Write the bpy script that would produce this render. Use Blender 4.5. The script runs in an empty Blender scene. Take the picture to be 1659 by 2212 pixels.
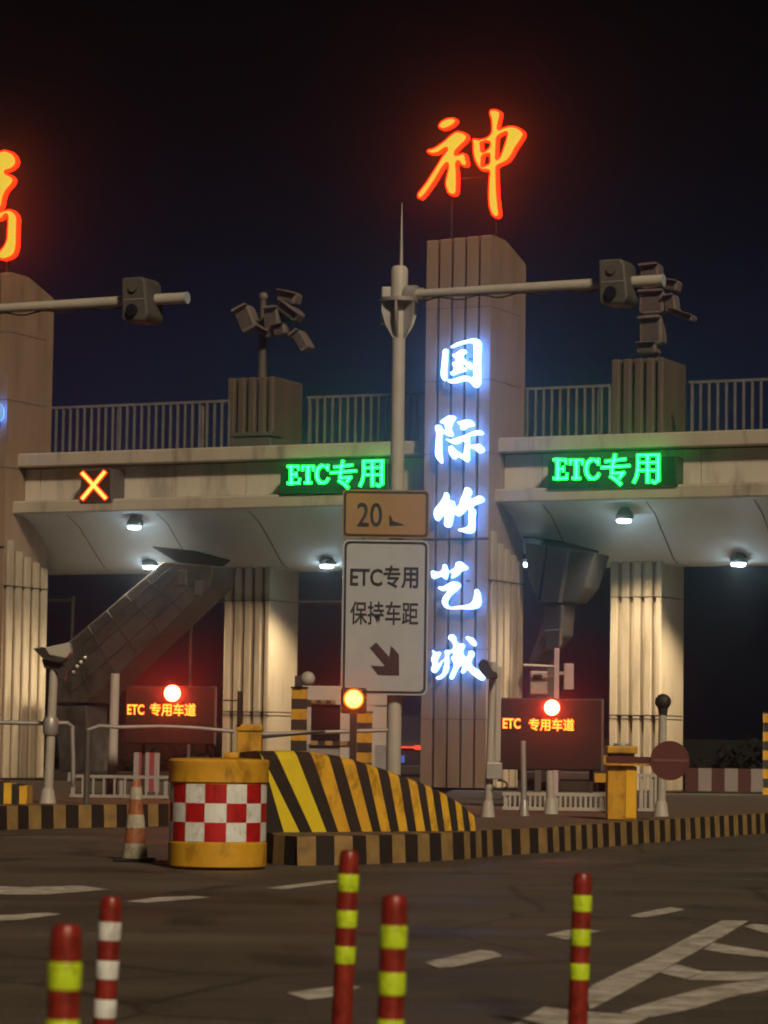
import bpy, bmesh, math, random
from math import sin, cos, atan, atan2, pi, radians as R, sqrt
from mathutils import Vector, Matrix, Euler
random.seed(7)
sc = bpy.context.scene
C = sc.collection

# ------------------------------------------------------------------ camera, world, sun, exposure
FL, EYE, HORIZON = 6500.0, 1.25, 1610.0          # focal length in survey pixels (1659 x 2212), eye height, horizon row
PITCH, ROLL = atan((HORIZON-1106)/FL), R(0.8)
_F = Vector((0, cos(PITCH), sin(PITCH))); _R0 = Vector((1, 0, 0)); _U0 = Vector((0, -sin(PITCH), cos(PITCH)))
CR = _R0*cos(ROLL)+_U0*sin(ROLL); CU = _U0*cos(ROLL)-_R0*sin(ROLL)
cam = bpy.data.cameras.new('camera'); co = bpy.data.objects.new('camera', cam); C.objects.link(co)
m = Matrix((CR, CU, -_F)).transposed().to_4x4(); m.translation = (0, 0, EYE); co.matrix_world = m
cam.sensor_width = 36; cam.sensor_fit = 'AUTO'; cam.lens = 36*FL/2212
cam.clip_start = 0.1; cam.clip_end = 3000
cam.dof.use_dof = True; cam.dof.focus_distance = 48; cam.dof.aperture_fstop = 5.0
sc.camera = co
sc.render.resolution_x = 768; sc.render.resolution_y = 1024
sc.view_settings.view_transform = 'Standard'; sc.view_settings.look = 'None'
sc.view_settings.exposure = 0.0; sc.view_settings.gamma = 1.0
sc.render.engine = 'CYCLES'
sc.cycles.use_denoising = True
sc.cycles.max_bounces = 6; sc.cycles.diffuse_bounces = 3; sc.cycles.glossy_bounces = 3
sc.cycles.filter_width = 1.9
sc.cycles.sample_clamp_indirect = 4.0

HAZE = 0.0028
SUN_DIR = Vector((0.27, -0.84, 0.60)).normalized()     # towards the plaza's high-mast lighting, low on the right behind the viewer
w = bpy.data.worlds.new('World'); sc.world = w; w.use_nodes = True
nt = w.node_tree; nt.nodes.clear()
out = nt.nodes.new('ShaderNodeOutputWorld'); bg = nt.nodes.new('ShaderNodeBackground')
sky = nt.nodes.new('ShaderNodeTexSky'); sky.sky_type = 'NISHITA'; sky.sun_disc = False
sky.sun_elevation = R(-4); sky.sun_rotation = atan2(SUN_DIR.x, SUN_DIR.y)
tc = nt.nodes.new('ShaderNodeTexCoord'); sep = nt.nodes.new('ShaderNodeSeparateXYZ')
rmp = nt.nodes.new('ShaderNodeValToRGB'); e = rmp.color_ramp.elements
e[0].position = 0.0; e[0].color = (0.0045, 0.0036, 0.0056, 1)
e[1].position = 0.25; e[1].color = (0.0028, 0.0018, 0.0024, 1)
for pos_, col_ in ((0.058, (0.0055, 0.0046, 0.0085)), (0.09, (0.0115, 0.0135, 0.036)), (0.125, (0.0092, 0.0100, 0.025)), (0.165, (0.005, 0.0048, 0.010)), (0.2, (0.0042, 0.0029, 0.0042))):
    k = e.new(pos_); k.color = (*col_, 1)
nz = nt.nodes.new('ShaderNodeTexNoise'); nz.inputs['Scale'].default_value = 5; nz.inputs['Detail'].default_value = 3
mul = nt.nodes.new('ShaderNodeMixRGB'); mul.blend_type = 'MULTIPLY'; mul.inputs[0].default_value = 0.55
add = nt.nodes.new('ShaderNodeMixRGB'); add.blend_type = 'ADD'; add.inputs[0].default_value = 0.02
nt.links.new(tc.outputs['Generated'], sep.inputs[0]); nt.links.new(sep.outputs['Z'], rmp.inputs[0])
nt.links.new(tc.outputs['Generated'], nz.inputs['Vector'])
nt.links.new(rmp.outputs[0], mul.inputs[1]); nt.links.new(nz.outputs['Fac'], mul.inputs[2])
nt.links.new(mul.outputs[0], add.inputs[1]); nt.links.new(sky.outputs[0], add.inputs[2])
nt.links.new(add.outputs[0], bg.inputs[0]); nt.links.new(bg.outputs[0], out.inputs[0])
bg.inputs[1].default_value = 1.0
sl = bpy.data.lights.new('sun', 'SUN'); sl.energy = 2.6; sl.angle = R(6); sl.color = (1.0, 0.78, 0.52)
so = bpy.data.objects.new('sun', sl); C.objects.link(so); so.rotation_euler = SUN_DIR.to_track_quat('Z', 'Y').to_euler()

# ------------------------------------------------------------------ survey helpers (photograph rows and columns -> the place)
TH = R(25)
def ray(x, y): return _F*FL+CR*(x-829.5)-CU*(y-1106)
def gz(x, y, z):
    d = ray(x, y); t = (z-EYE)/d.z; return Vector((d.x*t, d.y*t, z))
def pd(x, y, Y):
    d = ray(x, y); t = Y/d.y; return Vector((d.x*t, Y, EYE+d.z*t))
ORIGIN = pd(1062, 1500, 73.0)
UV = Vector((cos(TH), -sin(TH), 0)); VV = Vector((sin(TH), cos(TH), 0))
def S(u, v, z): return Vector((ORIGIN.x, ORIGIN.y, 0))+UV*u+VV*v+Vector((0, 0, z))
def uz(x, y, v):                                   # point of the plane v = const of the canopy's own frame
    d = ray(x, y); t = (v+ORIGIN.x*VV.x+ORIGIN.y*VV.y)/(d.x*VV.x+d.y*VV.y)
    P = Vector((d.x*t, d.y*t, EYE+d.z*t)); q = P-Vector((ORIGIN.x, ORIGIN.y, 0))
    return q.dot(UV), P.z

# ------------------------------------------------------------------ materials
def mat(name, col, rough=0.6, col2=None, scale=3.0, bump=0.0, metal=0.0, streak=False, spec=0.4, detail=6, dirt=0.0):
    M = bpy.data.materials.new(name); M.use_nodes = True; t = M.node_tree; b = t.nodes['Principled BSDF']
    b.inputs['Base Color'].default_value = (*col, 1); b.inputs['Roughness'].default_value = rough
    b.inputs['Metallic'].default_value = metal; b.inputs['Specular IOR Level'].default_value = spec
    if col2:
        tcn = t.nodes.new('ShaderNodeTexCoord'); n = t.nodes.new('ShaderNodeTexNoise')
        n.inputs['Scale'].default_value = scale; n.inputs['Detail'].default_value = detail; n.inputs['Roughness'].default_value = 0.65
        vec = tcn.outputs['Object']
        if streak:
            mp = t.nodes.new('ShaderNodeMapping'); mp.inputs['Scale'].default_value = (1, 1, 0.12)
            t.links.new(vec, mp.inputs[0]); vec = mp.outputs[0]
        t.links.new(vec, n.inputs['Vector'])
        r = t.nodes.new('ShaderNodeValToRGB'); r.color_ramp.elements[0].position = 0.32; r.color_ramp.elements[1].position = 0.68
        r.color_ramp.elements[0].color = (*col2, 1); r.color_ramp.elements[1].color = (*col, 1)
        t.links.new(n.outputs['Fac'], r.inputs[0]); t.links.new(r.outputs[0], b.inputs['Base Color'])
        if dirt:
            n3 = t.nodes.new('ShaderNodeTexNoise'); n3.inputs['Scale'].default_value = scale*1.7; n3.inputs['Detail'].default_value = 9; n3.inputs['Roughness'].default_value = 0.72
            mp3 = t.nodes.new('ShaderNodeMapping'); mp3.inputs['Scale'].default_value = (1, 1, 0.22 if streak else 0.6); mp3.inputs['Location'].default_value = (7.3, 2.1, 4.4)
            t.links.new(tcn.outputs['Object'], mp3.inputs[0]); t.links.new(mp3.outputs[0], n3.inputs['Vector'])
            r3 = t.nodes.new('ShaderNodeValToRGB'); r3.color_ramp.elements[0].position = 0.50; r3.color_ramp.elements[1].position = 0.64
            r3.color_ramp.elements[0].color = (1, 1, 1, 1); r3.color_ramp.elements[1].color = (0.30, 0.27, 0.24, 1)
            m3 = t.nodes.new('ShaderNodeMixRGB'); m3.blend_type = 'MULTIPLY'; m3.inputs[0].default_value = dirt
            t.links.new(n3.outputs['Fac'], r3.inputs[0]); t.links.new(r.outputs[0], m3.inputs[1]); t.links.new(r3.outputs[0], m3.inputs[2]); t.links.new(m3.outputs[0], b.inputs['Base Color'])
        if bump:
            bp = t.nodes.new('ShaderNodeBump'); bp.inputs['Strength'].default_value = bump; bp.inputs['Distance'].default_value = 0.02
            n2 = t.nodes.new('ShaderNodeTexNoise'); n2.inputs['Scale'].default_value = scale*12; n2.inputs['Detail'].default_value = 3
            t.links.new(tcn.outputs['Object'], n2.inputs['Vector'])
            t.links.new(n2.outputs['Fac'], bp.inputs['Height']); t.links.new(bp.outputs[0], b.inputs['Normal'])
    return M
def glow(name, col, s):
    M = bpy.data.materials.new(name); M.use_nodes = True; t = M.node_tree; b = t.nodes['Principled BSDF']
    b.inputs['Base Color'].default_value = (0.02, 0.02, 0.02, 1); b.inputs['Roughness'].default_value = 0.5
    b.inputs['Emission Color'].default_value = (*col, 1); b.inputs['Emission Strength'].default_value = s
    return M
K = {}
K['pillar'] = mat('pillar_tile', (0.31, 0.225, 0.165), 0.55, (0.225, 0.16, 0.117), 0.9, 0.15, streak=True, dirt=0.45)
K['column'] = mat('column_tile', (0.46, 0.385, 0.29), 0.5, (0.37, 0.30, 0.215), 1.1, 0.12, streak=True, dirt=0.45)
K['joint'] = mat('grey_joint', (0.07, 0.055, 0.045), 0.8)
K['stump'] = mat('dimmed_stump_tile', (0.125, 0.095, 0.082), 0.6, (0.085, 0.064, 0.055), 1.0, 0.12, streak=True)  # column tile darkened to stand for the dim light above the canopy
K['railing'] = mat('railing_paint', (0.17, 0.17, 0.18), 0.5, (0.11, 0.11, 0.12), 3.0)
K['concrete'] = mat('fascia_panel', (0.50, 0.45, 0.38), 0.6, (0.40, 0.35, 0.28), 0.9, 0.1, streak=True, dirt=0.6)
K['soffit'] = mat('soffit_panel', (0.62, 0.64, 0.66), 0.5, (0.52, 0.54, 0.56), 0.6, 0.1)
K['white'] = mat('white_paint', (0.46, 0.44, 0.40), 0.5, (0.36, 0.34, 0.30), 2.0)
K['steel'] = mat('galvanised_steel', (0.42, 0.41, 0.40), 0.45, (0.33, 0.32, 0.31), 4.0, metal=0.4)
K['dark'] = mat('dark_metal', (0.035, 0.034, 0.036), 0.55, (0.02, 0.02, 0.021), 3.0)
K['black'] = mat('black_paint', (0.018, 0.017, 0.016), 0.6, (0.028, 0.024, 0.02), 3.0)
K['grey'] = mat('grey_housing', (0.10, 0.098, 0.095), 0.55, (0.065, 0.063, 0.06), 1.5)
K['lampgrey'] = mat('lamp_housing', (0.19, 0.165, 0.16), 0.5, (0.12, 0.105, 0.105), 3.0)
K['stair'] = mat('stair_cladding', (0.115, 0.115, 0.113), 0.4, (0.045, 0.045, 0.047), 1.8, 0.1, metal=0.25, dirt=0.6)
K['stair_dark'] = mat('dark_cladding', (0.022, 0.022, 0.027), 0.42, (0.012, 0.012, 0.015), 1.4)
K['yellow'] = mat('yellow_paint', (0.66, 0.37, 0.028), 0.45, (0.52, 0.27, 0.02), 2.2, dirt=0.75)
K['yellow_bright'] = mat('reflective_yellow', (0.84, 0.50, 0.03), 0.4, (0.74, 0.40, 0.02), 2.5)
K['dull_yellow'] = mat('worn_yellow_paint', (0.36, 0.235, 0.08), 0.75, (0.19, 0.13, 0.06), 5.0)
K['red'] = mat('red_reflective', (0.50, 0.016, 0.016), 0.4, (0.36, 0.01, 0.012), 4.0, dirt=0.6)
K['white_ref'] = mat('white_reflective', (0.80, 0.84, 0.82), 0.35, (0.66, 0.70, 0.69), 5.0, dirt=0.55)
K['disc'] = mat('dark_red_disc', (0.10, 0.022, 0.018), 0.5, (0.075, 0.016, 0.015), 3.0)
K['post'] = mat('red_rubber', (0.29, 0.030, 0.017), 0.35, (0.17, 0.016, 0.011), 16.0, dirt=0.7)
K['band'] = mat('lime_reflective', (0.62, 0.86, 0.03), 0.35, (0.46, 0.64, 0.02), 22.0, dirt=0.55)
K['cone'] = mat('orange_plastic', (0.40, 0.15, 0.065), 0.5, (0.30, 0.11, 0.05), 6.0, dirt=0.6)
K['orange'] = mat('faded_orange_board', (0.34, 0.20, 0.07), 0.5, (0.27, 0.16, 0.06), 2.5)
K['board'] = mat('white_board', (0.39, 0.425, 0.47), 0.45, (0.33, 0.36, 0.40), 2.0)
K['ink'] = mat('black_lettering', (0.012, 0.012, 0.014), 0.5)
K['screen'] = mat('dark_red_screen', (0.016, 0.009, 0.008), 0.45, (0.010, 0.006, 0.006), 2.0)
K['ledblack'] = mat('led_black', (0.012, 0.016, 0.013), 0.35)
K['glass'] = mat('dark_glass', (0.015, 0.014, 0.02), 0.12)
K['carpaint'] = mat('dark_car_paint', (0.02, 0.02, 0.026), 0.25)
K['rubber'] = mat('black_rubber', (0.014, 0.014, 0.014), 0.8)
K['island'] = mat('island_paving', (0.17, 0.12, 0.08), 0.85, (0.11, 0.08, 0.055), 2.0, 0.3)
K['booth'] = mat('booth_panel', (0.50, 0.47, 0.44), 0.5, (0.42, 0.39, 0.36), 2.0)
K['corrugated'] = mat('corrugated_panel', (0.30, 0.30, 0.31), 0.5, (0.22, 0.22, 0.23), 6.0)
K['red_lit_white'] = mat('red_lit_cabinet', (0.55, 0.42, 0.46), 0.5, (0.48, 0.36, 0.4), 3.0)  # white boxes tinted pink, the red light on them painted in
G = {}
G['amber_face'] = glow('amber_letter_face', (1.0, 0.72, 0.06), 0.9)
G['red_rim'] = glow('red_letter_rim', (1.0, 0.0095, 0.001), 7.0)
G['white_face'] = glow('white_letter_face', (0.36, 0.60, 1.0), 8.0)
G['blue_back'] = glow('blue_letter_halo', (0.05, 0.22, 1.0), 13.0)
G['blue_back_strong'] = glow('blue_letter_halo_strong', (0.05, 0.22, 1.0), 24.0)
G['green'] = glow('green_led', (0.0, 1.0, 0.030), 8.0)
G['green_core'] = glow('green_led_core', (0.05, 1.0, 0.34), 4.0)
G['led_yellow'] = glow('yellow_led', (1.0, 0.74, 0.06), 1.4)
G['led_red'] = glow('red_led', (1.0, 0.004, 0.0008), 5.0)
G['red_lamp'] = glow('red_signal_lamp', (1.0, 0.045, 0.018), 75.0)
G['amber_lamp'] = glow('amber_beacon', (1.0, 0.07, 0.008), 55.0)
G['lamp'] = glow('downlight_lens', (0.62, 0.88, 1.0), 45.0)
G['tail'] = glow('tail_light', (1.0, 0.05, 0.02), 1.6)
G['plate'] = glow('lit_blue_plate', (0.10, 0.22, 0.9), 0.5)
G['plate_text'] = glow('lit_plate_lettering', (0.6, 0.75, 1.0), 0.8)
G['blue_white'] = glow('blue_white_letter', (0.30, 0.55, 1.0), 0.8)

# ------------------------------------------------------------------ building helpers
ORG = {}
def thing(name, label, cat, at, frame='W', group=None, rz=None):
    o = bpy.data.objects.new(name, None); C.objects.link(o); o.empty_display_size = 0.2
    o['label'] = label; o['category'] = cat
    if group: o['group'] = group
    if frame == 'S': o.location = S(*at); o.rotation_euler = (0, 0, -TH)
    else: o.location = at
    if rz is not None: o.rotation_euler = (0, 0, rz)
    ORG[o.name] = Vector(at); return o
class MB:
    def __init__(s): s.v = []; s.f = []; s.m = []
    def add(s, vs, fs, mi=0):
        n = len(s.v); s.v += [tuple(p) for p in vs]; s.f += [tuple(i+n for i in f) for f in fs]; s.m += [mi]*len(fs); return s
    def box(s, x0, x1, y0, y1, z0, z1, mi=0):
        vs = [(x, y, z) for z in (z0, z1) for y in (y0, y1) for x in (x0, x1)]
        return s.add(vs, [(0, 2, 3, 1), (4, 5, 7, 6), (0, 1, 5, 4), (2, 6, 7, 3), (0, 4, 6, 2), (1, 3, 7, 5)], mi)
    def tube(s, pts, r, n=14, mi=0, caps=True):
        pts = [Vector(p) for p in pts]; rr = r if isinstance(r, (list, tuple)) else [r]*len(pts); rings = []
        for i, p in enumerate(pts):
            d = (pts[min(i+1, len(pts)-1)]-pts[max(i-1, 0)]).normalized()
            a = Vector((0, 0, 1)) if abs(d.z) < 0.9 else Vector((0, 1, 0))
            x = d.cross(a).normalized(); y = d.cross(x).normalized()
            rings.append([p+(x*cos(2*pi*j/n)+y*sin(2*pi*j/n))*rr[i] for j in range(n)])
        vs = [q for r_ in rings for q in r_]; fs = []
        for i in range(len(pts)-1):
            for j in range(n):
                k_ = (j+1) % n; fs.append((i*n+j, i*n+k_, (i+1)*n+k_, (i+1)*n+j))
        if caps: fs += [tuple(range(n)), tuple(range((len(pts)-1)*n+n-1, (len(pts)-1)*n-1, -1))]
        return s.add(vs, fs, mi)
    def lathe(s, prof, cx=0, cy=0, n=28, mi=0, pick=None):
        vs = [(cx+r*cos(2*pi*j/n), cy+r*sin(2*pi*j/n), z) for r, z in prof for j in range(n)]; L = len(s.v)
        s.v += vs
        for i in range(len(prof)-1):
            for j in range(n):
                k_ = (j+1) % n; s.f.append((L+i*n+j, L+i*n+k_, L+(i+1)*n+k_, L+(i+1)*n+j)); s.m.append(pick(i, j) if pick else mi)
        s.f.append(tuple(L+j for j in range(n-1, -1, -1))); s.m.append(mi)
        s.f.append(tuple(L+(len(prof)-1)*n+j for j in range(n))); s.m.append(mi); return s
    def prism_uz(s, poly, y0, y1, mi=0):             # outline in (x, z), real thickness along y
        n = len(poly); a = sum(poly[i][0]*poly[(i+1) % n][1]-poly[(i+1) % n][0]*poly[i][1] for i in range(n))
        if a < 0: poly = poly[::-1]
        vs = [(x, y0, z) for x, z in poly]+[(x, y1, z) for x, z in poly]
        fs = [tuple(range(n)), tuple(range(2*n-1, n-1, -1))]+[(i, i+n, (i+1) % n+n, (i+1) % n) for i in range(n)]
        return s.add(vs, fs, mi)
    def prism_xy(s, poly, z0, z1, mi=0):             # plan outline, extruded upwards
        n = len(poly); a = sum(poly[i][0]*poly[(i+1) % n][1]-poly[(i+1) % n][0]*poly[i][1] for i in range(n))
        if a < 0: poly = poly[::-1]
        vs = [(x, y, z0) for x, y in poly]+[(x, y, z1) for x, y in poly]
        fs = [tuple(range(n-1, -1, -1)), tuple(range(n, 2*n))]+[(i, (i+1) % n, (i+1) % n+n, i+n) for i in range(n)]
        return s.add(vs, fs, mi)
    def sphere(s, c, r, n=18, mi=0, sy=1.0):
        pr = [(max(1e-4, r*sin(pi*i/10)), -r*cos(pi*i/10)) for i in range(11)]
        vs = [(c[0]+a*cos(2*pi*j/n), c[1]+a*sin(2*pi*j/n)*sy, c[2]+z) for a, z in pr for j in range(n)]; fs = []
        for i in range(10):
            for j in range(n): k_ = (j+1) % n; fs.append((i*n+j, i*n+k_, (i+1)*n+k_, (i+1)*n+j))
        return s.add(vs, fs, mi)
def part(name, mb, mt, parent, bevel=0.0, smooth=False, frame_off=None):
    o0 = ORG[root_of(parent).name] if frame_off is None else frame_off
    me = bpy.data.meshes.new(name); me.from_pydata([tuple(Vector(p)-o0) for p in mb.v], [], mb.f)
    for q in (mt if isinstance(mt, (list, tuple)) else [mt]): me.materials.append(q)
    for i, p in enumerate(me.polygons): p.material_index = mb.m[i]; p.use_smooth = smooth
    me.update()
    if smooth: me.set_sharp_from_angle(angle=R(40))
    o = bpy.data.objects.new(name, me); C.objects.link(o); o.parent = parent
    if bevel:
        b = o.modifiers.new('bevel', 'BEVEL'); b.width = bevel; b.segments = 2; b.limit_method = 'ANGLE'
    return o
def root_of(o):
    while o.parent: o = o.parent
    return o
def struct(name, mb, mt, bevel=0):
    me = bpy.data.meshes.new(name); me.from_pydata([tuple(p) for p in mb.v], [], mb.f)
    for q in (mt if isinstance(mt, (list, tuple)) else [mt]): me.materials.append(q)
    for i, p in enumerate(me.polygons): p.material_index = mb.m[i]
    o = bpy.data.objects.new(name, me); C.objects.link(o); o['kind'] = 'structure'; return o
def copy_thing(root, loc, label, rot=None):
    r = root.copy(); C.objects.link(r); r.location = loc; r['label'] = label
    if rot: r.rotation_euler = rot
    for ch in list(root.children):
        c = ch.copy(); C.objects.link(c); c.parent = r
        for g in ch.children:
            d = g.copy(); C.objects.link(d); d.parent = c
    return r
def eval_mesh(cu):
    o = bpy.data.objects.new('tmp', cu); C.objects.link(o)
    dg = bpy.context.evaluated_depsgraph_get(); dg.update()
    me = bpy.data.meshes.new_from_object(o.evaluated_get(dg)); bpy.data.objects.remove(o); return me
def place_flat(me, name, mt, parent, y0):             # curve plane (x, y) -> (x, z); its depth runs towards the viewer from y0
    zmin = min(v.co.z for v in me.vertices); zmax = max(v.co.z for v in me.vertices)
    for v in me.vertices:
        x, y, z = v.co; v.co = (x, y0-(z-zmin), y)
    o0 = ORG[root_of(parent).name]
    for v in me.vertices: v.co = Vector(v.co)-o0
    me.materials.clear(); me.materials.append(mt); me.update(); me.name = name
    o = bpy.data.objects.new(name, me); C.objects.link(o); o.parent = parent; return o
def glyph(polys, depth, offset=0.0, smooth=True):
    cu = bpy.data.curves.new('g', 'CURVE'); cu.dimensions = '2D'; cu.fill_mode = 'BOTH'; cu.extrude = depth/2; cu.offset = offset
    cu.resolution_u = 4
    for P in polys:
        if smooth:
            s = cu.splines.new('BEZIER'); s.bezier_points.add(len(P)-1); s.use_cyclic_u = True
            for b, (x, y) in zip(s.bezier_points, P): b.co = (x, y, 0); b.handle_left_type = b.handle_right_type = 'AUTO'
        else:
            s = cu.splines.new('POLY'); s.points.add(len(P)-1); s.use_cyclic_u = True
            for b, (x, y) in zip(s.points, P): b.co = (x, y, 0, 1)
    return eval_mesh(cu)
def text_mesh(body, x0, x1, z0, z1, depth, bold=0.0):  # text fitted into a rectangle
    cu = bpy.data.curves.new('t', 'FONT'); cu.body = body; cu.extrude = depth/2; cu.offset = bold; cu.resolution_u = 3
    me = eval_mesh(cu); xs = [v.co.x for v in me.vertices]; ys = [v.co.y for v in me.vertices]
    a, b, c, d = min(xs), max(xs), min(ys), max(ys)
    for v in me.vertices: v.co.x = x0+(v.co.x-a)/(b-a)*(x1-x0); v.co.y = z0+(v.co.y-c)/(d-c)*(z1-z0)
    return me
def rrect(x0, x1, z0, z1, r, n=6):
    P = []
    for cx, cz, a0 in ((x1-r, z1-r, 0), (x0+r, z1-r, pi/2), (x0+r, z0+r, pi), (x1-r, z0+r, 3*pi/2)):
        P += [(cx+r*cos(a0+pi/2*i/n), cz+r*sin(a0+pi/2*i/n)) for i in range(n+1)]
    return P
def strokes(lines, w, fn):                            # brush strokes of constant width as overlapping slabs, each its own height step
    pass
def Z(region, scale):                                 # zoomed survey sheet -> survey pixels
    x0, y0 = region; return lambda p: ((x0+p[0]/scale)/1.85172, (y0+p[1]/scale)/1.85172)

# ------------------------------------------------------------------ ground
def asphalt():
    M = bpy.data.materials.new('asphalt'); M.use_nodes = True; t = M.node_tree; b = t.nodes['Principled BSDF']
    tcn = t.nodes.new('ShaderNodeTexCoord')
    def noise(s, d=6, vec=None, sc_=None):
        n = t.nodes.new('ShaderNodeTexNoise'); n.inputs['Scale'].default_value = s; n.inputs['Detail'].default_value = d
        mp = t.nodes.new('ShaderNodeMapping'); mp.inputs['Scale'].default_value = sc_ or (1, 1, 1)
        t.links.new(tcn.outputs['Object'], mp.inputs[0]); t.links.new(mp.outputs[0], n.inputs['Vector']); return n
    n1 = noise(0.35, 7); n2 = noise(9, 4); n3 = noise(90, 2); n4 = noise(0.8, 5, sc_=(0.25, 1.0, 1))
    r = t.nodes.new('ShaderNodeValToRGB'); r.color_ramp.elements[0].position = .3; r.color_ramp.elements[1].position = .7
    r.color_ramp.elements[0].color = (.040, .036, .031, 1); r.color_ramp.elements[1].color = (.150, .126, .099, 1)
    mx = t.nodes.new('ShaderNodeMixRGB'); mx.inputs[0].default_value = .45; t.links.new(n1.outputs[0], mx.inputs[1]); t.links.new(n4.outputs[0], mx.inputs[2])
    mx2 = t.nodes.new('ShaderNodeMixRGB'); mx2.inputs[0].default_value = .25; t.links.new(mx.outputs[0], mx2.inputs[1]); t.links.new(n2.outputs[0], mx2.inputs[2])
    t.links.new(mx2.outputs[0], r.inputs[0])
    vo = t.nodes.new('ShaderNodeTexVoronoi'); vo.feature = 'DISTANCE_TO_EDGE'; vo.inputs['Scale'].default_value = .33
    dis = t.nodes.new('ShaderNodeMixRGB'); dis.inputs[0].default_value = .12; nn = noise(1.3, 5)
    t.links.new(tcn.outputs['Object'], dis.inputs[1]); t.links.new(nn.outputs['Color'], dis.inputs[2]); t.links.new(dis.outputs[0], vo.inputs['Vector'])
    cr = t.nodes.new('ShaderNodeValToRGB'); cr.color_ramp.elements[0].position = 0.0; cr.color_ramp.elements[1].position = .012
    cr.color_ramp.elements[0].color = (.3, .3, .3, 1); cr.color_ramp.elements[1].color = (1, 1, 1, 1)
    t.links.new(vo.outputs['Distance'], cr.inputs[0])
    ml = t.nodes.new('ShaderNodeMixRGB'); ml.blend_type = 'MULTIPLY'; ml.inputs[0].default_value = .8
    t.links.new(r.outputs[0], ml.inputs[1]); t.links.new(cr.outputs[0], ml.inputs[2]); t.links.new(ml.outputs[0], b.inputs['Base Color'])
    rr = t.nodes.new('ShaderNodeMapRange'); rr.inputs['From Min'].default_value = .35; rr.inputs['From Max'].default_value = .62; rr.inputs['To Min'].default_value = .44; rr.inputs['To Max'].default_value = .8
    t.links.new(n4.outputs[0], rr.inputs[0]); t.links.new(rr.outputs[0], b.inputs['Roughness'])
    n5 = noise(42, 2); n6 = noise(1.1, 3, sc_=(1, 0.35, 1))
    for nn_, lo, hi, c0, c1, fac in ((n5, .38, .66, (.55, .55, .55, 1), (1.5, 1.45, 1.4, 1), .75), (n6, .57, .68, (1, 1, 1, 1), (.42, .42, .43, 1), .85)):
        q_ = t.nodes.new('ShaderNodeValToRGB'); q_.color_ramp.elements[0].position = lo; q_.color_ramp.elements[1].position = hi
        q_.color_ramp.elements[0].color = c0; q_.color_ramp.elements[1].color = c1
        w_ = t.nodes.new('ShaderNodeMixRGB'); w_.blend_type = 'MULTIPLY'; w_.inputs[0].default_value = fac
        src = b.inputs['Base Color'].links[0].from_socket
        t.links.new(nn_.outputs['Fac'], q_.inputs[0]); t.links.new(src, w_.inputs[1]); t.links.new(q_.outputs[0], w_.inputs[2]); t.links.new(w_.outputs[0], b.inputs['Base Color'])
    bp = t.nodes.new('ShaderNodeBump'); bp.inputs['Strength'].default_value = .55; bp.inputs['Distance'].default_value = .012
    t.links.new(n3.outputs[0], bp.inputs['Height']); t.links.new(bp.outputs[0], b.inputs['Normal']); return M
K['asphalt'] = asphalt()
struct('road', MB().add([(-250, -30, 0), (250, -30, 0), (250, 320, 0), (-250, 320, 0)], [(0, 1, 2, 3)]), K['asphalt'])

def worn_paint():
    M = mat('worn_road_paint', (0.74, 0.72, 0.66), 0.7, (0.34, 0.31, 0.27), 4.2, 0.25, detail=10, dirt=0.8); return M
K['paint'] = worn_paint()
def marking(px, z=0.004):
    pts = [gz(x, y, z) for x, y in px]
    return struct('road_marking', MB().add(pts, [tuple(range(len(pts)))]), K['paint'])
def mk(poly): return [Z((1536, 3200), 1659/1536)(p) for p in poly]
for poly in ([(175, 700), (240, 727), (300, 722), (420, 695), (515, 673), (470, 652), (410, 647), (290, 677)],
             [(695, 583), (790, 603), (830, 590), (905, 572), (940, 566), (900, 560), (820, 558), (770, 565)],
             [(1060, 500), (1110, 508), (1200, 495), (1300, 473), (1240, 462), (1150, 478)],
             [(520, 985), (620, 935), (690, 893), (790, 905), (1150, 935), (1040, 985)],
             ):
    marking(mk(poly))
# hatched gore area on the right: a long border line and its bars, butted end to end
marking(mk([(900, 800), (1010, 745), (1150, 680), (1300, 600), (1460, 520), (1575, 522), (1480, 580), (1330, 665), (1160, 760), (960, 870), (890, 905), (870, 830)]))
marking(mk([(1380, 645), (1420, 617), (1560, 640), (1700, 660), (1700, 685), (1570, 672), (1470, 660)]))
marking(mk([(1190, 745), (1260, 708), (1385, 742), (1300, 772)]))
marking(mk([(1392, 740), (1700, 745), (1700, 768), (1540, 780), (1308, 776)]))
marking(mk([(1020, 918), (1200, 860), (1380, 812), (1545, 784), (1700, 772), (1700, 810), (1500, 850), (1340, 900), (1160, 938)]))
marking(mk([(1555, 545), (1600, 535), (1700, 545), (1700, 577), (1640, 572)]))
def ml(poly): return [Z((0, 3300), 1659/1536)(p) for p in poly]
marking(ml([(540, 330), (640, 335), (800, 322), (910, 312), (830, 306), (680, 312)]))
marking(ml([(-40, 415), (100, 408), (265, 385), (200, 378), (80, 385), (-40, 392)]))
marking(ml([(-60, 300), (200, 300), (470, 278), (350, 262), (100, 268), (-60, 262)]))
marking(ml([(1150, 272), (1220, 278), (1440, 250), (1500, 236), (1400, 240)]))
marking(ml([(1240, 725), (1330, 755), (1450, 740), (1560, 700), (1500, 690), (1380, 705)]))
marking([(1385, 1752), (1470, 1757), (1720, 1745), (1720, 1732), (1560, 1735), (1440, 1740)])

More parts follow.
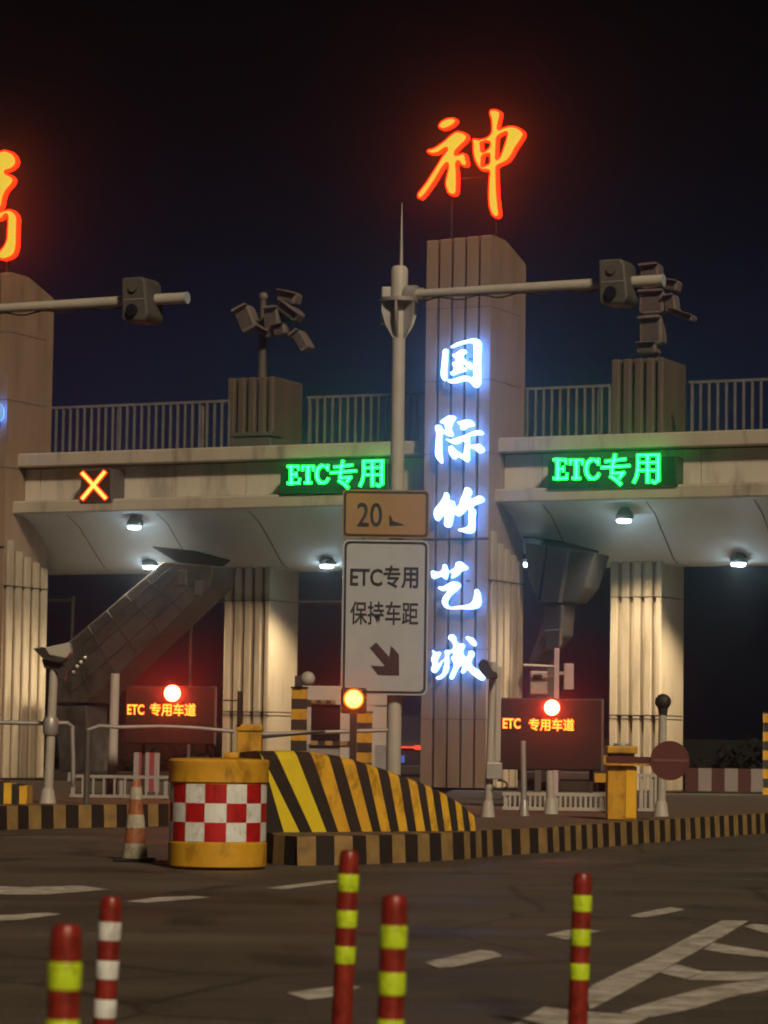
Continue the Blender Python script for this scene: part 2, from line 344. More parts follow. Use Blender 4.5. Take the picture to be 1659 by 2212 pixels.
# ------------------------------------------------------------------ traffic islands with striped kerbs
def island(label_mat, pts, h, closed_from=None, n_seg=0.25, name='traffic_island', ncurb=None):
    mb = MB(); n = len(pts)
    P = [Vector((x, y, 0)) for x, y in pts]
    mb.add([(p.x, p.y, h) for p in P], [tuple(range(n))], 0)
    k_ = 0
    for i in range(n):
        a, b = P[i], P[(i+1) % n]
        if ncurb and i >= ncurb:
            mb.add([a, b, b+Vector((0, 0, h)), a+Vector((0, 0, h))], [(0, 1, 2, 3)], 0); continue
        L = (b-a).length; c = max(1, round(L/n_seg))
        for j in range(c):
            p, q = a.lerp(b, j/c), a.lerp(b, (j+1)/c); up = Vector((0, 0, h)); mi = 1+(k_ % 2); k_ += 1
            nrm = Vector(((q-p).y, -(q-p).x, 0)).normalized()*0.02
            mb.add([p+nrm, q+nrm, q+nrm*0.3+up, p+nrm*0.3+up, p-nrm*7+up*1.015, q-nrm*7+up*1.015], [(0, 1, 2, 3), (3, 2, 5, 4)], mi)
    return struct(name, mb, [K['island'], K['dull_yellow'], K['black']])
def v2(p): return (p.x, p.y)
NOSE = [v2(gz(x, y, 0)) for x, y in ((575, 1850), (592, 1866), (640, 1870), (760, 1868), (900, 1862), (1000, 1856), (1062, 1849))]
RIGHT = [v2(gz(x, y, 0)) for x, y in ((1180, 1842), (1300, 1830), (1400, 1821), (1500, 1812), (1650, 1800))]
island(None, NOSE+RIGHT+[(9.8, 56), (14, 66), (1.6, 66), (0.2, 44)], 0.30, ncurb=len(NOSE)+len(RIGHT)+1)
LEFTI = [v2(gz(x, y, 0)) for x, y in ((-260, 1795), (-60, 1795), (60, 1791), (140, 1789), (250, 1787), (362, 1784))]
island(None, LEFTI+[(-2.2, 52), (-2.6, 70), (-12, 70)], 0.33, ncurb=len(LEFTI))

# ------------------------------------------------------------------ tall fluted pillars
def fluted(mb, u0, u1, v0, v1, z0, z1, ribs, first, groove, gd):
    """plan outline with vertical grooves in the front face"""
    poly = [(u0, v0)]; pos = u0
    for i, wd in enumerate(ribs):
        pos += wd
        if i < len(ribs)-1: poly += [(pos, v0), (pos, v0+gd), (pos+groove, v0+gd), (pos+groove, v0)]; pos += groove
    poly += [(u1, v0), (u1, v1), (u0, v1)]
    mb.prism_xy(poly, z0, z1); return poly
def tall_pillar(uR, z1, label):
    u0, u1, d = uR-1.73, uR, 2.25
    t = thing('toll_pillar', label, 'pillar', ((u0+u1)/2, d/2, 0), 'S', 'tall sign pillars of the toll gate')
    g = 0.075; rw = (1.73-4*g-0.28)/4
    mb = MB(); fluted(mb, u0, u1, 0, d, 0.25, z1-0.42, [rw, rw, rw, rw, 0.28], 0, g, 0.16)
    # sloping head: the back of the side face is cut away
    mb.prism_xy([(u0+0.003, 0.1), (u1-0.003, 0.1), (u1-0.003, 0.2), (u0+0.003, 0.2)], z1-0.42, z1-0.42+0.004)
    part('shaft', mb, K['pillar'], t, bevel=0.02)
    hd = MB(); pos = u0
    for i, wd in enumerate([rw, rw, rw, rw, 0.28]):
        top = z1-0.05*(4-i)/4
        prof = [(0.0, z1-0.42), (0.0, top-0.03), (0.03, top)]+([(0.9, z1), (2.1, z1-0.36), (2.25, z1-0.42)] if i == 4 else [(0.9, z1), (2.1, z1-0.36), (2.25, z1-0.42)])
        n = len(prof); vs = [(pos, a, b) for a, b in prof]+[(pos+wd, a, b) for a, b in prof]
        hd.add(vs, [tuple(range(n-1, -1, -1)), tuple(range(n, 2*n))]+[(j, (j+1) % n, (j+1) % n+n, j+n) for j in range(n)]); pos += wd+g
    hd.box(u0+0.01, u1-0.01, 0.16, 2.05, z1-0.43, z1-0.40)
    part('head', hd, K['pillar'], t)
    for i in range(5):
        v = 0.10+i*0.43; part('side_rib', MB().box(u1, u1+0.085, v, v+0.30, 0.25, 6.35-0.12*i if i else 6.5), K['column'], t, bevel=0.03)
    for zj in (1.9, 3.6, 8.4, 10.2, 12.0):
        part('joint_line', MB().box(u0-0.003, u1+0.004, -0.003, 1.9, zj, zj+0.018), K['joint'], t)
    jn = MB().box(u0-0.012, u1+0.012, -0.012, 0.02, 6.28, 6.33).box(u1+0.001, u1+0.09, 0.0, 2.2, 5.28, 5.31)
    part('joint_line', jn, K['dark'], t); return t
tall_pillar(-0.14, 13.78, 'tall brown fluted pillar carrying the column of white glowing characters')
tall_pillar(-13.95, 13.60, 'tall brown fluted pillar cut by the left edge of the photo')

# shorter canopy columns
def short_column(u0, label, top):
    u1, v0, v1 = u0+1.36, 3.0, 4.7
    t = thing('canopy_column', label, 'column', ((u0+u1)/2, (v0+v1)/2, 0.0), 'S', 'columns carrying the canopy')
    g = 0.085; rw = (1.36-4*g-0.16)/4
    mb = MB(); fluted(mb, u0, u1, v0, v1, 0.2, 8.6, [rw, rw, rw, rw, 0.16], 0, g, 0.15)
    part('shaft', mb, K['column'], t, bevel=0.045)
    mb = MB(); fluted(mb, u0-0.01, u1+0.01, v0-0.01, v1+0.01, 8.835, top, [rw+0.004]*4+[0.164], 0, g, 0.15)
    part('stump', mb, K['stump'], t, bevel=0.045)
    hd = MB().prism_uz([(0, 0)]*3, 0, 0) if 0 else MB()
    prof = [(v0+0.02, top-0.01), (v0+0.03, top+0.04), (v0+1.0, top+0.04), (v1-0.12, top-0.2), (v1-0.02, top-0.3)]
    n = len(prof); vs = [(u0+0.02, a, b) for a, b in prof]+[(u1-0.02, a, b) for a, b in prof]
    jl = MB()
    for z in (2.07, 1.98, 5.0): jl.box(u0-0.004, u1+0.006, v0-0.006, v1-0.1, z, z+0.022)
    part('joint_line', jl, K['dark'], t); return t
short_column(-8.97, 'fluted canopy column with pale lit side, behind the yellow barrel', 10.93)
short_column(1.90, 'fluted canopy column with pale lit side, behind the dark red disc', 10.98)

# ------------------------------------------------------------------ canopy beam
cb = thing('toll_canopy', 'long grey concrete toll canopy with ledges and sloping belly spanning the lanes', 'canopy', (-2, 4, 0), 'S')
UL, UR = -34.0, 22.0
def extrude_u(mb, prof, u0, u1, mi=0):
    n = len(prof); vs = [(u0, a, b) for a, b in prof]+[(u1, a, b) for a, b in prof]
    return mb.add(vs, [tuple(range(n)), tuple(range(2*n-1, n-1, -1))]+[(j, j+n, (j+1) % n+n, (j+1) % n) for j in range(n)], mi)
part('upper_ledge', extrude_u(MB(), [(0.62, 8.47), (0.60, 8.50), (0.60, 8.79), (0.66, 8.83), (3.2, 8.83), (3.2, 8.47)], UL, UR), K['concrete'], cb)
pan = MB(); u = UL; i = 0
while u < UR:                                          # cladding panels with open joints
    pan.box(u+0.008, min(u+2.05, UR)-0.008, 1.0+0.004*(i % 3), 1.5, 7.60, 8.44); u += 2.05; i += 1
K['panel'] = mat('light_cladding', (0.60, 0.56, 0.49), 0.55, (0.50, 0.46, 0.39), 0.9, 0.1, streak=True, dirt=0.55)
part('fascia_panel', pan, K['panel'], cb, bevel=0.012)
part('backing', MB().box(UL, UR, 1.12, 3.3, 7.3, 8.468), K['dark'], cb)
part('lower_ledge', extrude_u(MB(), [(0.42, 7.22), (0.40, 7.25), (0.40, 7.50), (0.46, 7.55), (1.11, 7.58), (1.11, 7.22)], UL, UR), K['concrete'], cb)
hull = [(0.55, 7.215), (0.9, 7.19), (1.5, 6.95), (2.3, 6.36), (2.9, 5.92), (3.2, 5.84), (4.2, 5.82), (5.0, 5.95), (6.5, 6.9), (7.6, 7.3), (7.6, 8.4), (3.4, 8.4), (3.4, 7.215)]
part('belly', extrude_u(MB(), hull, UL, UR), K['soffit'], cb, smooth=True)
for uu in [x*2.7+0.9 for x in range(-12, 8)]:
    sl_ = MB()
    for a, b in zip(hull[1:6], hull[2:7]):
        sl_.add([(uu, a[0], a[1]-0.006), (uu+0.03, a[0], a[1]-0.006), (uu+0.03, b[0], b[1]-0.006), (uu, b[0], b[1]-0.006)], [(0, 1, 2, 3)])
    part('belly_seam', sl_, K['dark'], cb)
# openings in the belly where the stairs pass through, as raised dark frames
def hatch(px):
    mb = MB(); P = []
    for x, y in px:
        # walk along the sloping belly: v from height
        best = None
        for s in range(200):
            v = 0.9+2.1*s/199; zz = None
            for a, b in zip(hull[1:5], hull[2:6]):
                if a[0] <= v <= b[0]: zz = a[1]+(b[1]-a[1])*(v-a[0])/(b[0]-a[0])
            u_, z_ = uz(x, y, v)
            if zz is not None and (best is None or abs(z_-zz) < best[0]): best = (abs(z_-zz), u_, v, zz)
        P.append((best[1], best[2]-0.02, best[3]-0.03))
    n = len(P); vs = P+[(a, b+0.3, c+0.3) for a, b, c in P]
    return mb.add(vs, [tuple(range(n)), tuple(range(2*n-1, n-1, -1))]+[(j, (j+1) % n, (j+1) % n+n, j+n) for j in range(n)])
part('stair_hatch', hatch([(330, 1180), (420, 1190), (497, 1210), (482, 1222), (400, 1222)]), K['dark'], cb)
part('stair_hatch', hatch([(1130, 1158), (1210, 1168), (1294, 1190), (1280, 1222), (1130, 1222)]), K['dark'], cb)

# railings on the canopy
def railing(u0, u1, label):
    t = thing('railing', label, 'railing', ((u0+u1)/2, 2.85, 8.83), 'S', 'railings along the canopy top')
    part('top_rail', MB().box(u0, u1, 2.82, 2.88, 10.26, 10.33), K['railing'], t)
    part('bottom_rail', MB().box(u0, u1, 2.83, 2.87, 8.93, 8.97), K['railing'], t)
    b = MB(); u = u0+0.05
    while u < u1: b.box(u, u+0.06, 2.825, 2.875, 8.97, 10.26); u += 0.222
    part('baluster', b, K['railing'], t)
    u = u0+0.02
    while u < u1: part('rail_post', MB().box(u, u+0.07, 2.885, 2.96, 8.835, 10.33), K['railing'], t); u += 2.6
    return t
def rx(x): return uz(x, 960, 2.85)[0]
railing(rx(70), rx(494), 'grey barred railing on the canopy left of the brown stump')
railing(rx(662), rx(1000), 'grey barred railing on the canopy between brown stump and tall pillar')
railing(rx(1080), rx(1317), 'grey barred railing on the canopy right beside the tall pillar')
railing(rx(1488), rx(1800), 'grey barred railing on the canopy at the right edge of the photo')


# ------------------------------------------------------------------ downlights under the belly
def downlight(x, y, v, label, power, lit=True):
    u, z = uz(x, y, v)
    t = thing('downlight', label, 'lamp', (u, v, z), 'S', 'lit white lamps under the canopy')
    part('housing', MB().lathe([(0.06, z+0.03), (0.20, z+0.05), (0.22, z+0.14), (0.10, z+0.34)], u, v+0.04, 20), K['grey'], t)
    part('lens', MB().lathe([(0.02, z-0.045), (0.15, z-0.03), (0.18, z+0.025)], u, v, 20), G['lamp'], t)
    l = bpy.data.lights.new('lamp_light', 'SPOT'); l.energy = power; l.spot_size = R(125); l.spot_blend = 0.6; l.color = (1.0, 0.82, 0.52); l.shadow_soft_size = 0.2
    o = bpy.data.objects.new('lamp_light', l); C.objects.link(o); o.parent = t; o.location = (0, -0.05, -0.12)
    return t
DL = 1700
downlight(290, 1140, 1.05, 'white lamp under the canopy below the red cross signal', DL)
downlight(323, 1226, 2.75, 'white lamp at the low edge of the canopy belly above the sloping stair', DL)
downlight(706, 1224, 2.75, 'white lamp at the low edge of the canopy belly left of the white road sign', DL)
downlight(1138, 1220, 2.75, 'white lamp peeking out beside the tall pillar above the dark stair', DL)
downlight(1348, 1126, 1.05, 'wide white lamp below the right green lettered board', DL)
downlight(1595, 1220, 2.75, 'white lamp at the right edge of the photo under the canopy', DL)

# ------------------------------------------------------------------ glowing characters
def letter_px(name, label, polys, conv, v, depth, group, face, rim=None, rim_off=0.0, back=None, gap=0.0, thin=0.0):
    P = [[uz(*conv(p), v) for p in poly] for poly in polys]
    us = [a for q in P for a, b in q]; zs = [b for q in P for a, b in q]
    t = thing(name, label, 'sign letter', ((min(us)+max(us))/2, v, min(zs)), 'S', group)
    if rim:
        place_flat(glyph(P, depth), 'rim', rim, t, v+depth)
        place_flat(glyph(P, 0.03, -rim_off), 'face', face, t, v-0.004)
    else:
        place_flat(glyph(P, depth, -thin), 'face', face, t, v+depth)
    if back:
        place_flat(glyph(P, 0.02, -0.01), 'added_back_glow', back, t, v+depth+0.025)  # unseen blue emitter added behind the letter to throw a halo on the pillar
    return t, P
z5 = Z((1600, 400), 1659/550)
SHEN = [
 [(465,305),(490,265),(540,230),(610,212),(660,218),(682,250),(665,285),(620,320),(560,350),(500,355),(465,330)],
 [(325,612),(400,580),(460,545),(540,485),(620,415),(680,378),(750,385),(800,410),(815,450),(800,490),(750,540),(700,590),(672,625),(670,655),(720,650),(770,640),(795,670),(803,710),(815,760),(800,795),(765,802),(730,780),(700,745),(688,755),(690,850),(692,950),(690,1050),(680,1130),(640,1152),(590,1135),(560,1080),(545,1000),(560,920),(575,850),(580,790),(568,768),(540,790),(480,880),(420,980),(350,1080),(290,1160),(250,1192),(215,1180),(210,1140),(240,1090),(310,1000),(380,890),(450,780),(510,680),(555,620),(570,592),(545,588),(500,620),(440,650),(380,655),(340,640)],
 [(1085,125),(1120,112),(1180,120),(1213,150),(1205,230),(1190,300),(1192,348),(1240,335),(1320,312),(1400,320),(1460,355),(1497,400),(1490,440),(1460,490),(1400,580),(1350,670),(1300,735),(1230,775),(1178,802),(1170,850),(1172,950),(1175,1080),(1185,1200),(1195,1300),(1195,1400),(1160,1420),(1120,1400),(1085,1330),(1068,1240),(1065,1100),(1070,950),(1072,862),(1040,850),(990,850),(960,830),(920,770),(890,690),(878,600),(875,520),(872,475),(920,465),(960,475),(1010,465),(1060,440),(1095,400),(1103,350),(1100,250)],
 [(985,508),(1055,508),(1082,520),(1078,565),(1048,598),(995,622),(984,562)],
 [(1002,672),(1060,655),(1076,658),(1078,700),(1074,764),(1038,780),(994,795),(992,735)],
 [(1178,455),(1202,430),(1255,402),(1288,398),(1284,450),(1258,540),(1224,636),(1188,702),(1170,708),(1166,660),(1170,560),(1172,500)]]
shen, PS = letter_px('sign_letter', 'big orange glowing character with red edge standing on top of the tall pillar', SHEN, z5, 0.5, 0.16, 'red edged characters on the pillar tops', G['amber_face'], G['red_rim'], 0.045)
lg = MB()
for x in (976, 1072): 
    u, z = uz(x, 470, 0.72)
    lg.box(u-0.022, u+0.022, 0.70, 0.745, 13.6, uz(x, 400, 0.72)[1])
u0, z0 = uz(965, 388, 0.72); u1, z1 = uz(1080, 388, 0.72); lg.box(u0, u1, 0.705, 0.74, z0-0.02, z0+0.02)
part('support_frame', lg, K['dark'], shen)
z2 = Z((0, 560), 531/120)
XI = [
 [(-420,300),(-250,240),(-100,215),(0,200),(60,180),(150,190),(240,250),(292,340),(285,430),(230,500),(140,545),(95,562),(140,600),(210,640),(245,700),(215,790),(150,860),(90,950),(60,1050),(45,1140),(0,1230),(-70,1290),(-140,1240),(-120,1100),(-110,900),(-140,760),(-250,790),(-400,850),(-440,760),(-300,660),(-150,600),(-120,470),(-250,420),(-400,420)],
 [(-330,1330),(-200,1310),(-60,1285),(0,1270),(100,1235),(190,1230),(260,1280),(305,1350),(310,1500),(305,1700),(295,1900),(250,2030),(150,2100),(0,2115),(-60,2060),(0,1960),(60,1880),(110,1780),(125,1600),(132,1450),(125,1335),(90,1330),(40,1390),(-60,1420),(-220,1440),(-230,1700),(-240,1950),(-300,2100),(-380,2050),(-370,1700),(-350,1450)]]
xi, PX = letter_px('sign_letter', 'orange glowing character with red edge cut by the left edge of the photo', XI, z2, 0.5, 0.16, 'red edged characters on the pillar tops', G['amber_face'], G['red_rim'], 0.05)
lg = MB()
u, z = uz(-30, 560, 0.72); lg.box(u-0.04, u+0.04, 0.70, 0.78, 13.5, z+1.0)
u, z = uz(15, 560, 0.72); lg.box(u-0.04, u+0.04, 0.70, 0.78, 13.5, z+0.7)
part('support_frame', lg, K['dark'], xi)

z6 = Z((1650, 1300), 1290/350); z7 = Z((1650, 1920), 922/350)
WH = [
 ('first', z6, [
  [(440,375),(470,345),(510,360),(512,420),(505,550),(498,700),(493,798),(465,825),(430,800),(408,740),(410,650),(425,520),(435,430)],
  [(550,330),(600,280),(700,235),(800,210),(880,190),(950,200),(1000,245),(1005,320),(1000,450),(1000,600),(1000,750),(1000,830),(975,900),(925,928),(880,900),(850,865),(800,830),(750,830),(680,845),(600,858),(540,855),(505,825),(510,800),(580,790),(680,760),(770,738),(830,755),(880,760),(885,680),(890,500),(890,350),(885,285),(840,265),(760,275),(680,300),(600,330)],
  [(575,440),(640,400),(700,360),(740,350),(780,370),(785,410),(745,440),(740,470),(775,510),(790,530),(840,540),(874,590),(874,630),(845,660),(800,630),(765,600),(745,572),(730,600),(775,625),(790,650),(780,675),(740,690),(680,705),(620,730),(575,745),(548,720),(550,690),(595,660),(598,620),(575,580),(575,550),(625,525),(625,500),(590,470)]],
  'topmost white glowing character on the tall pillar, framed like a box'),
 ('second', z6, [
  [(330,1480),(370,1465),(410,1485),(435,1525),(468,1550),(470,1500),(460,1465),(400,1440),(400,1415),(470,1365),(520,1330),(580,1330),(620,1345),(622,1385),(590,1440),(565,1500),(560,1540),(590,1590),(585,1640),(545,1645),(490,1625),(440,1605),(425,1660),(425,1800),(430,1950),(438,2020),(425,2040),(380,2010),(340,1960),(325,1900),(330,1750),(340,1600)],
  [(650,1430),(700,1410),(780,1387),(850,1400),(895,1440),(895,1490),(850,1500),(810,1505),(770,1535),(725,1550),(697,1530),(700,1490),(670,1465)],
  [(480,1680),(560,1680),(650,1650),(760,1615),(860,1570),(940,1545),(1000,1550),(1035,1585),(1035,1610),(960,1620),(880,1635),(832,1652),(835,1700),(840,1755),(900,1755),(960,1745),(1010,1775),(1050,1830),(1045,1865),(970,1890),(940,1865),(890,1830),(838,1818),(830,1900),(828,1990),(800,2020),(760,2005),(700,1965),(650,1945),(635,1970),(605,1980),(560,1945),(530,1890),(520,1840),(530,1785),(560,1770),(600,1800),(640,1850),(680,1865),(700,1885),(740,1885),(750,1830),(753,1718),(720,1718),(660,1750),(590,1755),(520,1720)]],
  'white glowing character second from the top on the tall pillar, with a detached short stroke'),
 ('third', z7, [
  [(340,125),(380,160),(385,205),(430,220),(450,275),(470,270),(500,200),(530,130),(550,75),(590,80),(620,130),(605,190),(650,180),(690,160),(740,180),(752,215),(720,240),(660,265),(632,285),(658,315),(655,400),(655,490),(640,550),(590,565),(520,550),(470,525),(530,500),(575,480),(580,400),(572,310),(550,330),(510,370),(470,385),(440,365),(420,420),(400,490),(365,503),(330,480),(330,400),(325,375),(290,410),(262,435),(230,410),(218,350),(230,300),(280,235),(320,170)]],
  'white glowing character in the middle of the tall pillar, beside the orange 20 board'),
 ('fourth', z7, [
  [(195,955),(260,965),(305,940),(320,885),(350,895),(375,950),(400,945),(440,915),(455,865),(500,855),(540,885),(580,930),(560,950),(510,965),(480,1000),(430,1030),(400,1035),(410,1000),(390,970),(370,1000),(350,1050),(325,1040),(300,1020),(250,1035),(210,1042),(190,1000)],
  [(260,1130),(320,1115),(380,1080),(430,1065),(480,1080),(500,1110),(480,1150),(420,1200),(380,1250),(365,1300),(385,1330),(450,1325),(560,1310),(610,1290),(640,1230),(660,1145),(690,1160),(715,1240),(715,1310),(690,1345),(620,1365),(500,1362),(400,1365),(350,1355),(310,1310),(305,1260),(330,1210),(355,1165),(310,1172),(275,1155)]],
  'white glowing character with a hooked open curve, beside the lettering of the white road sign'),
 ('fifth', z7, [
  [(200,1790),(235,1810),(290,1815),(270,1870),(262,1930),(300,1900),(335,1870),(340,1790),(385,1790),(425,1755),(400,1700),(370,1670),(385,1630),(420,1625),(450,1660),(465,1710),(530,1725),(545,1750),(525,1805),(550,1860),(575,1850),(590,1800),(630,1800),(645,1840),(620,1890),(610,1930),(640,1970),(700,2000),(760,2010),(765,2070),(735,2115),(690,2100),(620,2050),(570,2005),(530,2040),(505,2035),(510,1960),(470,2000),(440,2060),(400,2105),(385,2080),(410,2010),(430,1940),(400,1870),(425,1835),(385,1830),(380,1920),(365,2020),(330,2070),(270,2105),(240,2090),(300,2040),(325,1960),(330,1915),(280,1975),(240,2030),(215,2035),(190,1995),(205,1940),(190,1890),(210,1830)],
  [(555,1650),(600,1650),(650,1685),(660,1750),(625,1745),(590,1710)]],
  'lowest white glowing character on the tall pillar, beside the black arrow sign')]
for _, conv, polys, lab in WH:
    t, P = letter_px('sign_letter', lab, polys, conv, -0.30, 0.06, thin=0.022, group='white glowing characters down the tall pillar', face=G['white_face'], back=G['blue_back_strong'] if conv is z6 else G['blue_back'])
    us_ = [a for q in P for a, b in q]; zs_ = [b for q in P for a, b in q]; 
    for fa, fb in ((0.3, 0.35), (0.68, 0.6)):
        uu, zz = min(us_)+(max(us_)-min(us_))*fa, min(zs_)+(max(zs_)-min(zs_))*fb
        part('standoff', MB().box(uu-0.012, uu+0.012, -0.20, 0.004, zz-0.012, zz+0.012), K['dark'], t)
for x, y, r, lab in ((-8, 890, 14, 'large pale blue glowing stroke at the left edge, level with the railing'),):
    P = [[(x+r*1.0*cos(a), y+r*1.6*sin(a)) for a in [2*pi*i/10 for i in range(10)]]+[]]
    letter_px('sign_letter', lab, P, lambda p: p, -0.30, 0.06, 'pale blue glowing strokes at the left edge', G['blue_white'], back=G['blue_back'])

# ------------------------------------------------------------------ green letter boards
def brush(lines, conv):
    """closed outlines of straight brush strokes (pixel polylines with a width), unioned by painting each as its own outline"""
    out_ = []
    for w_, pts in lines:
        pts = [Vector((p[0], p[1])) for p in pts]; L = []; Rr = []
        for i, p in enumerate(pts):
            d = (pts[min(i+1, len(pts)-1)]-pts[max(i-1, 0)]).normalized(); nn = Vector((-d.y, d.x))*w_/2
            e_ = d*w_/2*(-1 if i == 0 else (1 if i == len(pts)-1 else 0))*0.5
            L.append(p+nn+e_); Rr.append(p-nn+e_)
        out_.append([tuple(q) for q in L+Rr[::-1]])
    return out_
ETC = [
 (26, [(297, 1518), (297, 1648)]), (15, [(270, 1522), (352, 1522)]), (15, [(270, 1642), (358, 1642)]), (14, [(297, 1580), (335, 1580)]), (12, [(347, 1520), (350, 1548)]), (12, [(352, 1644), (358, 1610)]), (12, [(333, 1565), (333, 1598)]),
 (15, [(375, 1524), (460, 1524)]), (13, [(380, 1524), (378, 1552)]), (13, [(456, 1524), (458, 1552)]), (27, [(417, 1524), (417, 1645)]), (14, [(392, 1641), (442, 1641)]),
 (14, [(560, 1515), (560, 1553)]), (16, [(556, 1540), (538, 1522), (512, 1519)]), (24, [(514, 1521), (490, 1540), (480, 1575), (484, 1612), (505, 1640)]), (17, [(500, 1640), (530, 1644), (552, 1632), (563, 1612)]),
 (15, [(605, 1532), (735, 1518)]), (15, [(580, 1572), (762, 1560)]), (20, [(668, 1488), (650, 1575), (648, 1612)]), (15, [(646, 1610), (728, 1606)]), (18, [(724, 1604), (694, 1642)]), (20, [(640, 1628), (675, 1652), (704, 1680)]),
 (15, [(812, 1492), (955, 1490)]), (17, [(817, 1492), (818, 1570), (808, 1630), (790, 1668)]), (22, [(948, 1490), (948, 1655)]), (17, [(950, 1652), (922, 1672), (908, 1660)]), (22, [(880, 1492), (880, 1668)]), (13, [(817, 1540), (948, 1538)]), (13, [(817, 1590), (948, 1590)])]
z3 = Z((2048, 900), 1.62)
def led_board(bx, lab, conv, v):
    t = thing('led_board', lab, 'led sign', (uz(bx[0], bx[3], v)[0], v, uz(bx[0], bx[3], v)[1]), 'S', 'green lettered boards on the canopy')
    (ua, zb), (ub, zt) = uz(bx[0], bx[3], v), uz(bx[2], bx[1], v)
    part('housing', MB().box(ua, ub, v+0.02, v+0.5, zb, zt), K['dark'], t, bevel=0.015)
    part('screen', MB().box(ua+0.06, ub-0.06, v+0.01, v+0.018, zb+0.05, zt-0.05), K['ledblack'], t)
    for nm, mt, dz, off in (('lettering', G['green'], 0.0, 5), ('lettering_core', G['green_core'], 0.006, -5)):
        mb = MB()
        for i, q in enumerate(brush([(w_+off if nm == 'lettering' else w_*0.55, p) for w_, p in ETC], None)):
            pts = [uz(*conv(p), v) for p in q]
            mb.prism_uz(pts, v-0.004-dz-0.0004*i, v+0.0095)
        part(nm, mb, mt, t)
    return t
led_board((1182, 985, 1462, 1056), 'green lettered board on the canopy right of the tall pillar', z3, 0.30)
def convL(p):
    x, y = z3(p)          # the left board shows the same words, a little smaller
    return 620+(x-1195)*0.905, 1048+(y-1038)*0.905-(x-1195)*0.012
led_board((604, 1000, 838, 1067), 'green lettered board on the canopy partly behind the camera pole', convL, 0.30)

# red cross lane signal
v = 0.32
t = thing('lane_signal', 'square lane signal showing a lit red and yellow cross on the canopy', 'lane signal', (uz(205, 1085, v)[0], v, uz(205, 1085, v)[1]), 'S')
(ua, zb), (ub, zt) = uz(172, 1085, v), uz(240, 1012, v)
part('housing', MB().box(ua, ub+0.02, v+0.02, v+0.75, zb, zt), K['grey'], t, bevel=0.02)
part('screen', MB().box(ua+0.04, ub-0.04, v+0.01, v+0.019, zb+0.04, zt-0.04), K['ledblack'], t)
A = [(178, 1022), (228, 1076)]; B = [(226, 1020), (178, 1077)]
for nm, mt, ww, dz in (('cross_glow', G['led_red'], 11, 0.0), ('cross', glow('cross_led', (1.0, 0.82, 0.10), 1.9), 6.5, 0.008)):
    mb = MB()
    for i, q in enumerate(brush([(ww, A), (ww, B)], None)): mb.prism_uz([uz(*p, v) for p in q], v-0.004-dz-0.001*i, v+0.009)
    part(nm, mb, mt, t)

# ------------------------------------------------------------------ floodlight masts on the stumps
def flood(t, v, pu, cx_, cy_, wpx, hpx, tilt, za, depth=0.42):
    """one lamp head: bevelled box with visor and lens, carried by a yoke and an arm from the pole"""
    u, z = uz(cx_, cy_, v); w_, h_ = wpx*0.0118, hpx*0.0118
    def tr(a, b): return (u+a*cos(tilt)-b*sin(tilt), z+a*sin(tilt)+b*cos(tilt))
    hd = part('lamp_head', MB().prism_uz([tr(-w_/2, -h_*0.42), tr(-w_*0.36, -h_/2), tr(w_*0.36, -h_/2), tr(w_/2, -h_*0.42), tr(w_/2, h_*0.36), tr(w_*0.3, h_/2), tr(-w_*0.3, h_/2), tr(-w_/2, h_*0.36)], v-0.15, v-0.15+depth), K['lampgrey'], t, bevel=0.035)
    part('lens', MB().prism_uz([tr(-w_*0.36, -h_*0.36), tr(w_*0.36, -h_*0.36), tr(w_*0.36, h_*0.3), tr(-w_*0.36, h_*0.3)], v-0.162, v-0.151), K['lens_glass'], hd)
    part('visor', MB().prism_uz([tr(-w_*0.5, h_*0.37), tr(w_*0.5, h_*0.37), tr(w_*0.46, h_*0.45), tr(-w_*0.46, h_*0.45)], v-0.30, v-0.152), K['lampgrey'], hd)
    part('arm', MB().tube([(pu, v+0.30, za), ((pu+u)/2, v+0.31, (za+z)/2+0.02), (u, v+0.29, z)], 0.035, 8), K['grey'], t, smooth=True)
K['lens_glass'] = mat('unlit_lens', (0.10, 0.09, 0.09), 0.15)
def mast(lab, x, yt, v, heads, zbase, arms=()):
    u, zt = uz(x, yt, v)
    t = thing('floodlight_mast', lab, 'floodlight', (u, v, zbase), 'S', 'unlit floodlight masts above the canopy')
    part('pole', MB().tube([(u, v+0.3, zbase), (u, v+0.3, zt)], [0.13, 0.085], 12), K['grey'], t, smooth=True)
    part('pole_top', MB().sphere((u, v+0.3, zt+0.03), 0.13), K['lampgrey'], t, smooth=True)
    for hx, hy, wp, hp_, tl, ya in heads: flood(t, v, u, hx, hy, wp, hp_, R(tl), uz(x, ya, v)[1])
    for xa, ya, xb_, yb_ in arms:
        a_, b_ = uz(xa, ya, v), uz(xb_, yb_, v); part('cross_arm', MB().tube([(a_[0], v+0.3, a_[1]), (b_[0], v+0.3, b_[1])], 0.045, 8), K['grey'], t, smooth=True)
    return t
mast('unlit floodlight cluster on a mast above the left brown stump', 558, 640, 3.9, [(533, 688, 38, 62, 24, 690), (590, 688, 36, 58, 4, 690), (624, 642, 46, 28, -14, 690), (626, 672, 58, 26, -36, 690), (652, 736, 24, 52, 33, 705), (607, 712, 30, 26, 8, 705), (570, 716, 40, 18, -28, 705)], 10.93, [(515, 690, 640, 690), (618, 690, 618, 640)])
mast('unlit floodlight stack on the right brown stump behind the camera arm', 1408, 600, 3.9, [(1407, 596, 42, 56, 3, 600), (1411, 652, 56, 54, 0, 655), (1409, 714, 50, 66, 2, 715), (1452, 616, 30, 24, -12, 620), (1450, 655, 24, 38, 8, 655), (1474, 680, 54, 14, -20, 660), (1400, 752, 44, 26, 0, 745)], 10.98)
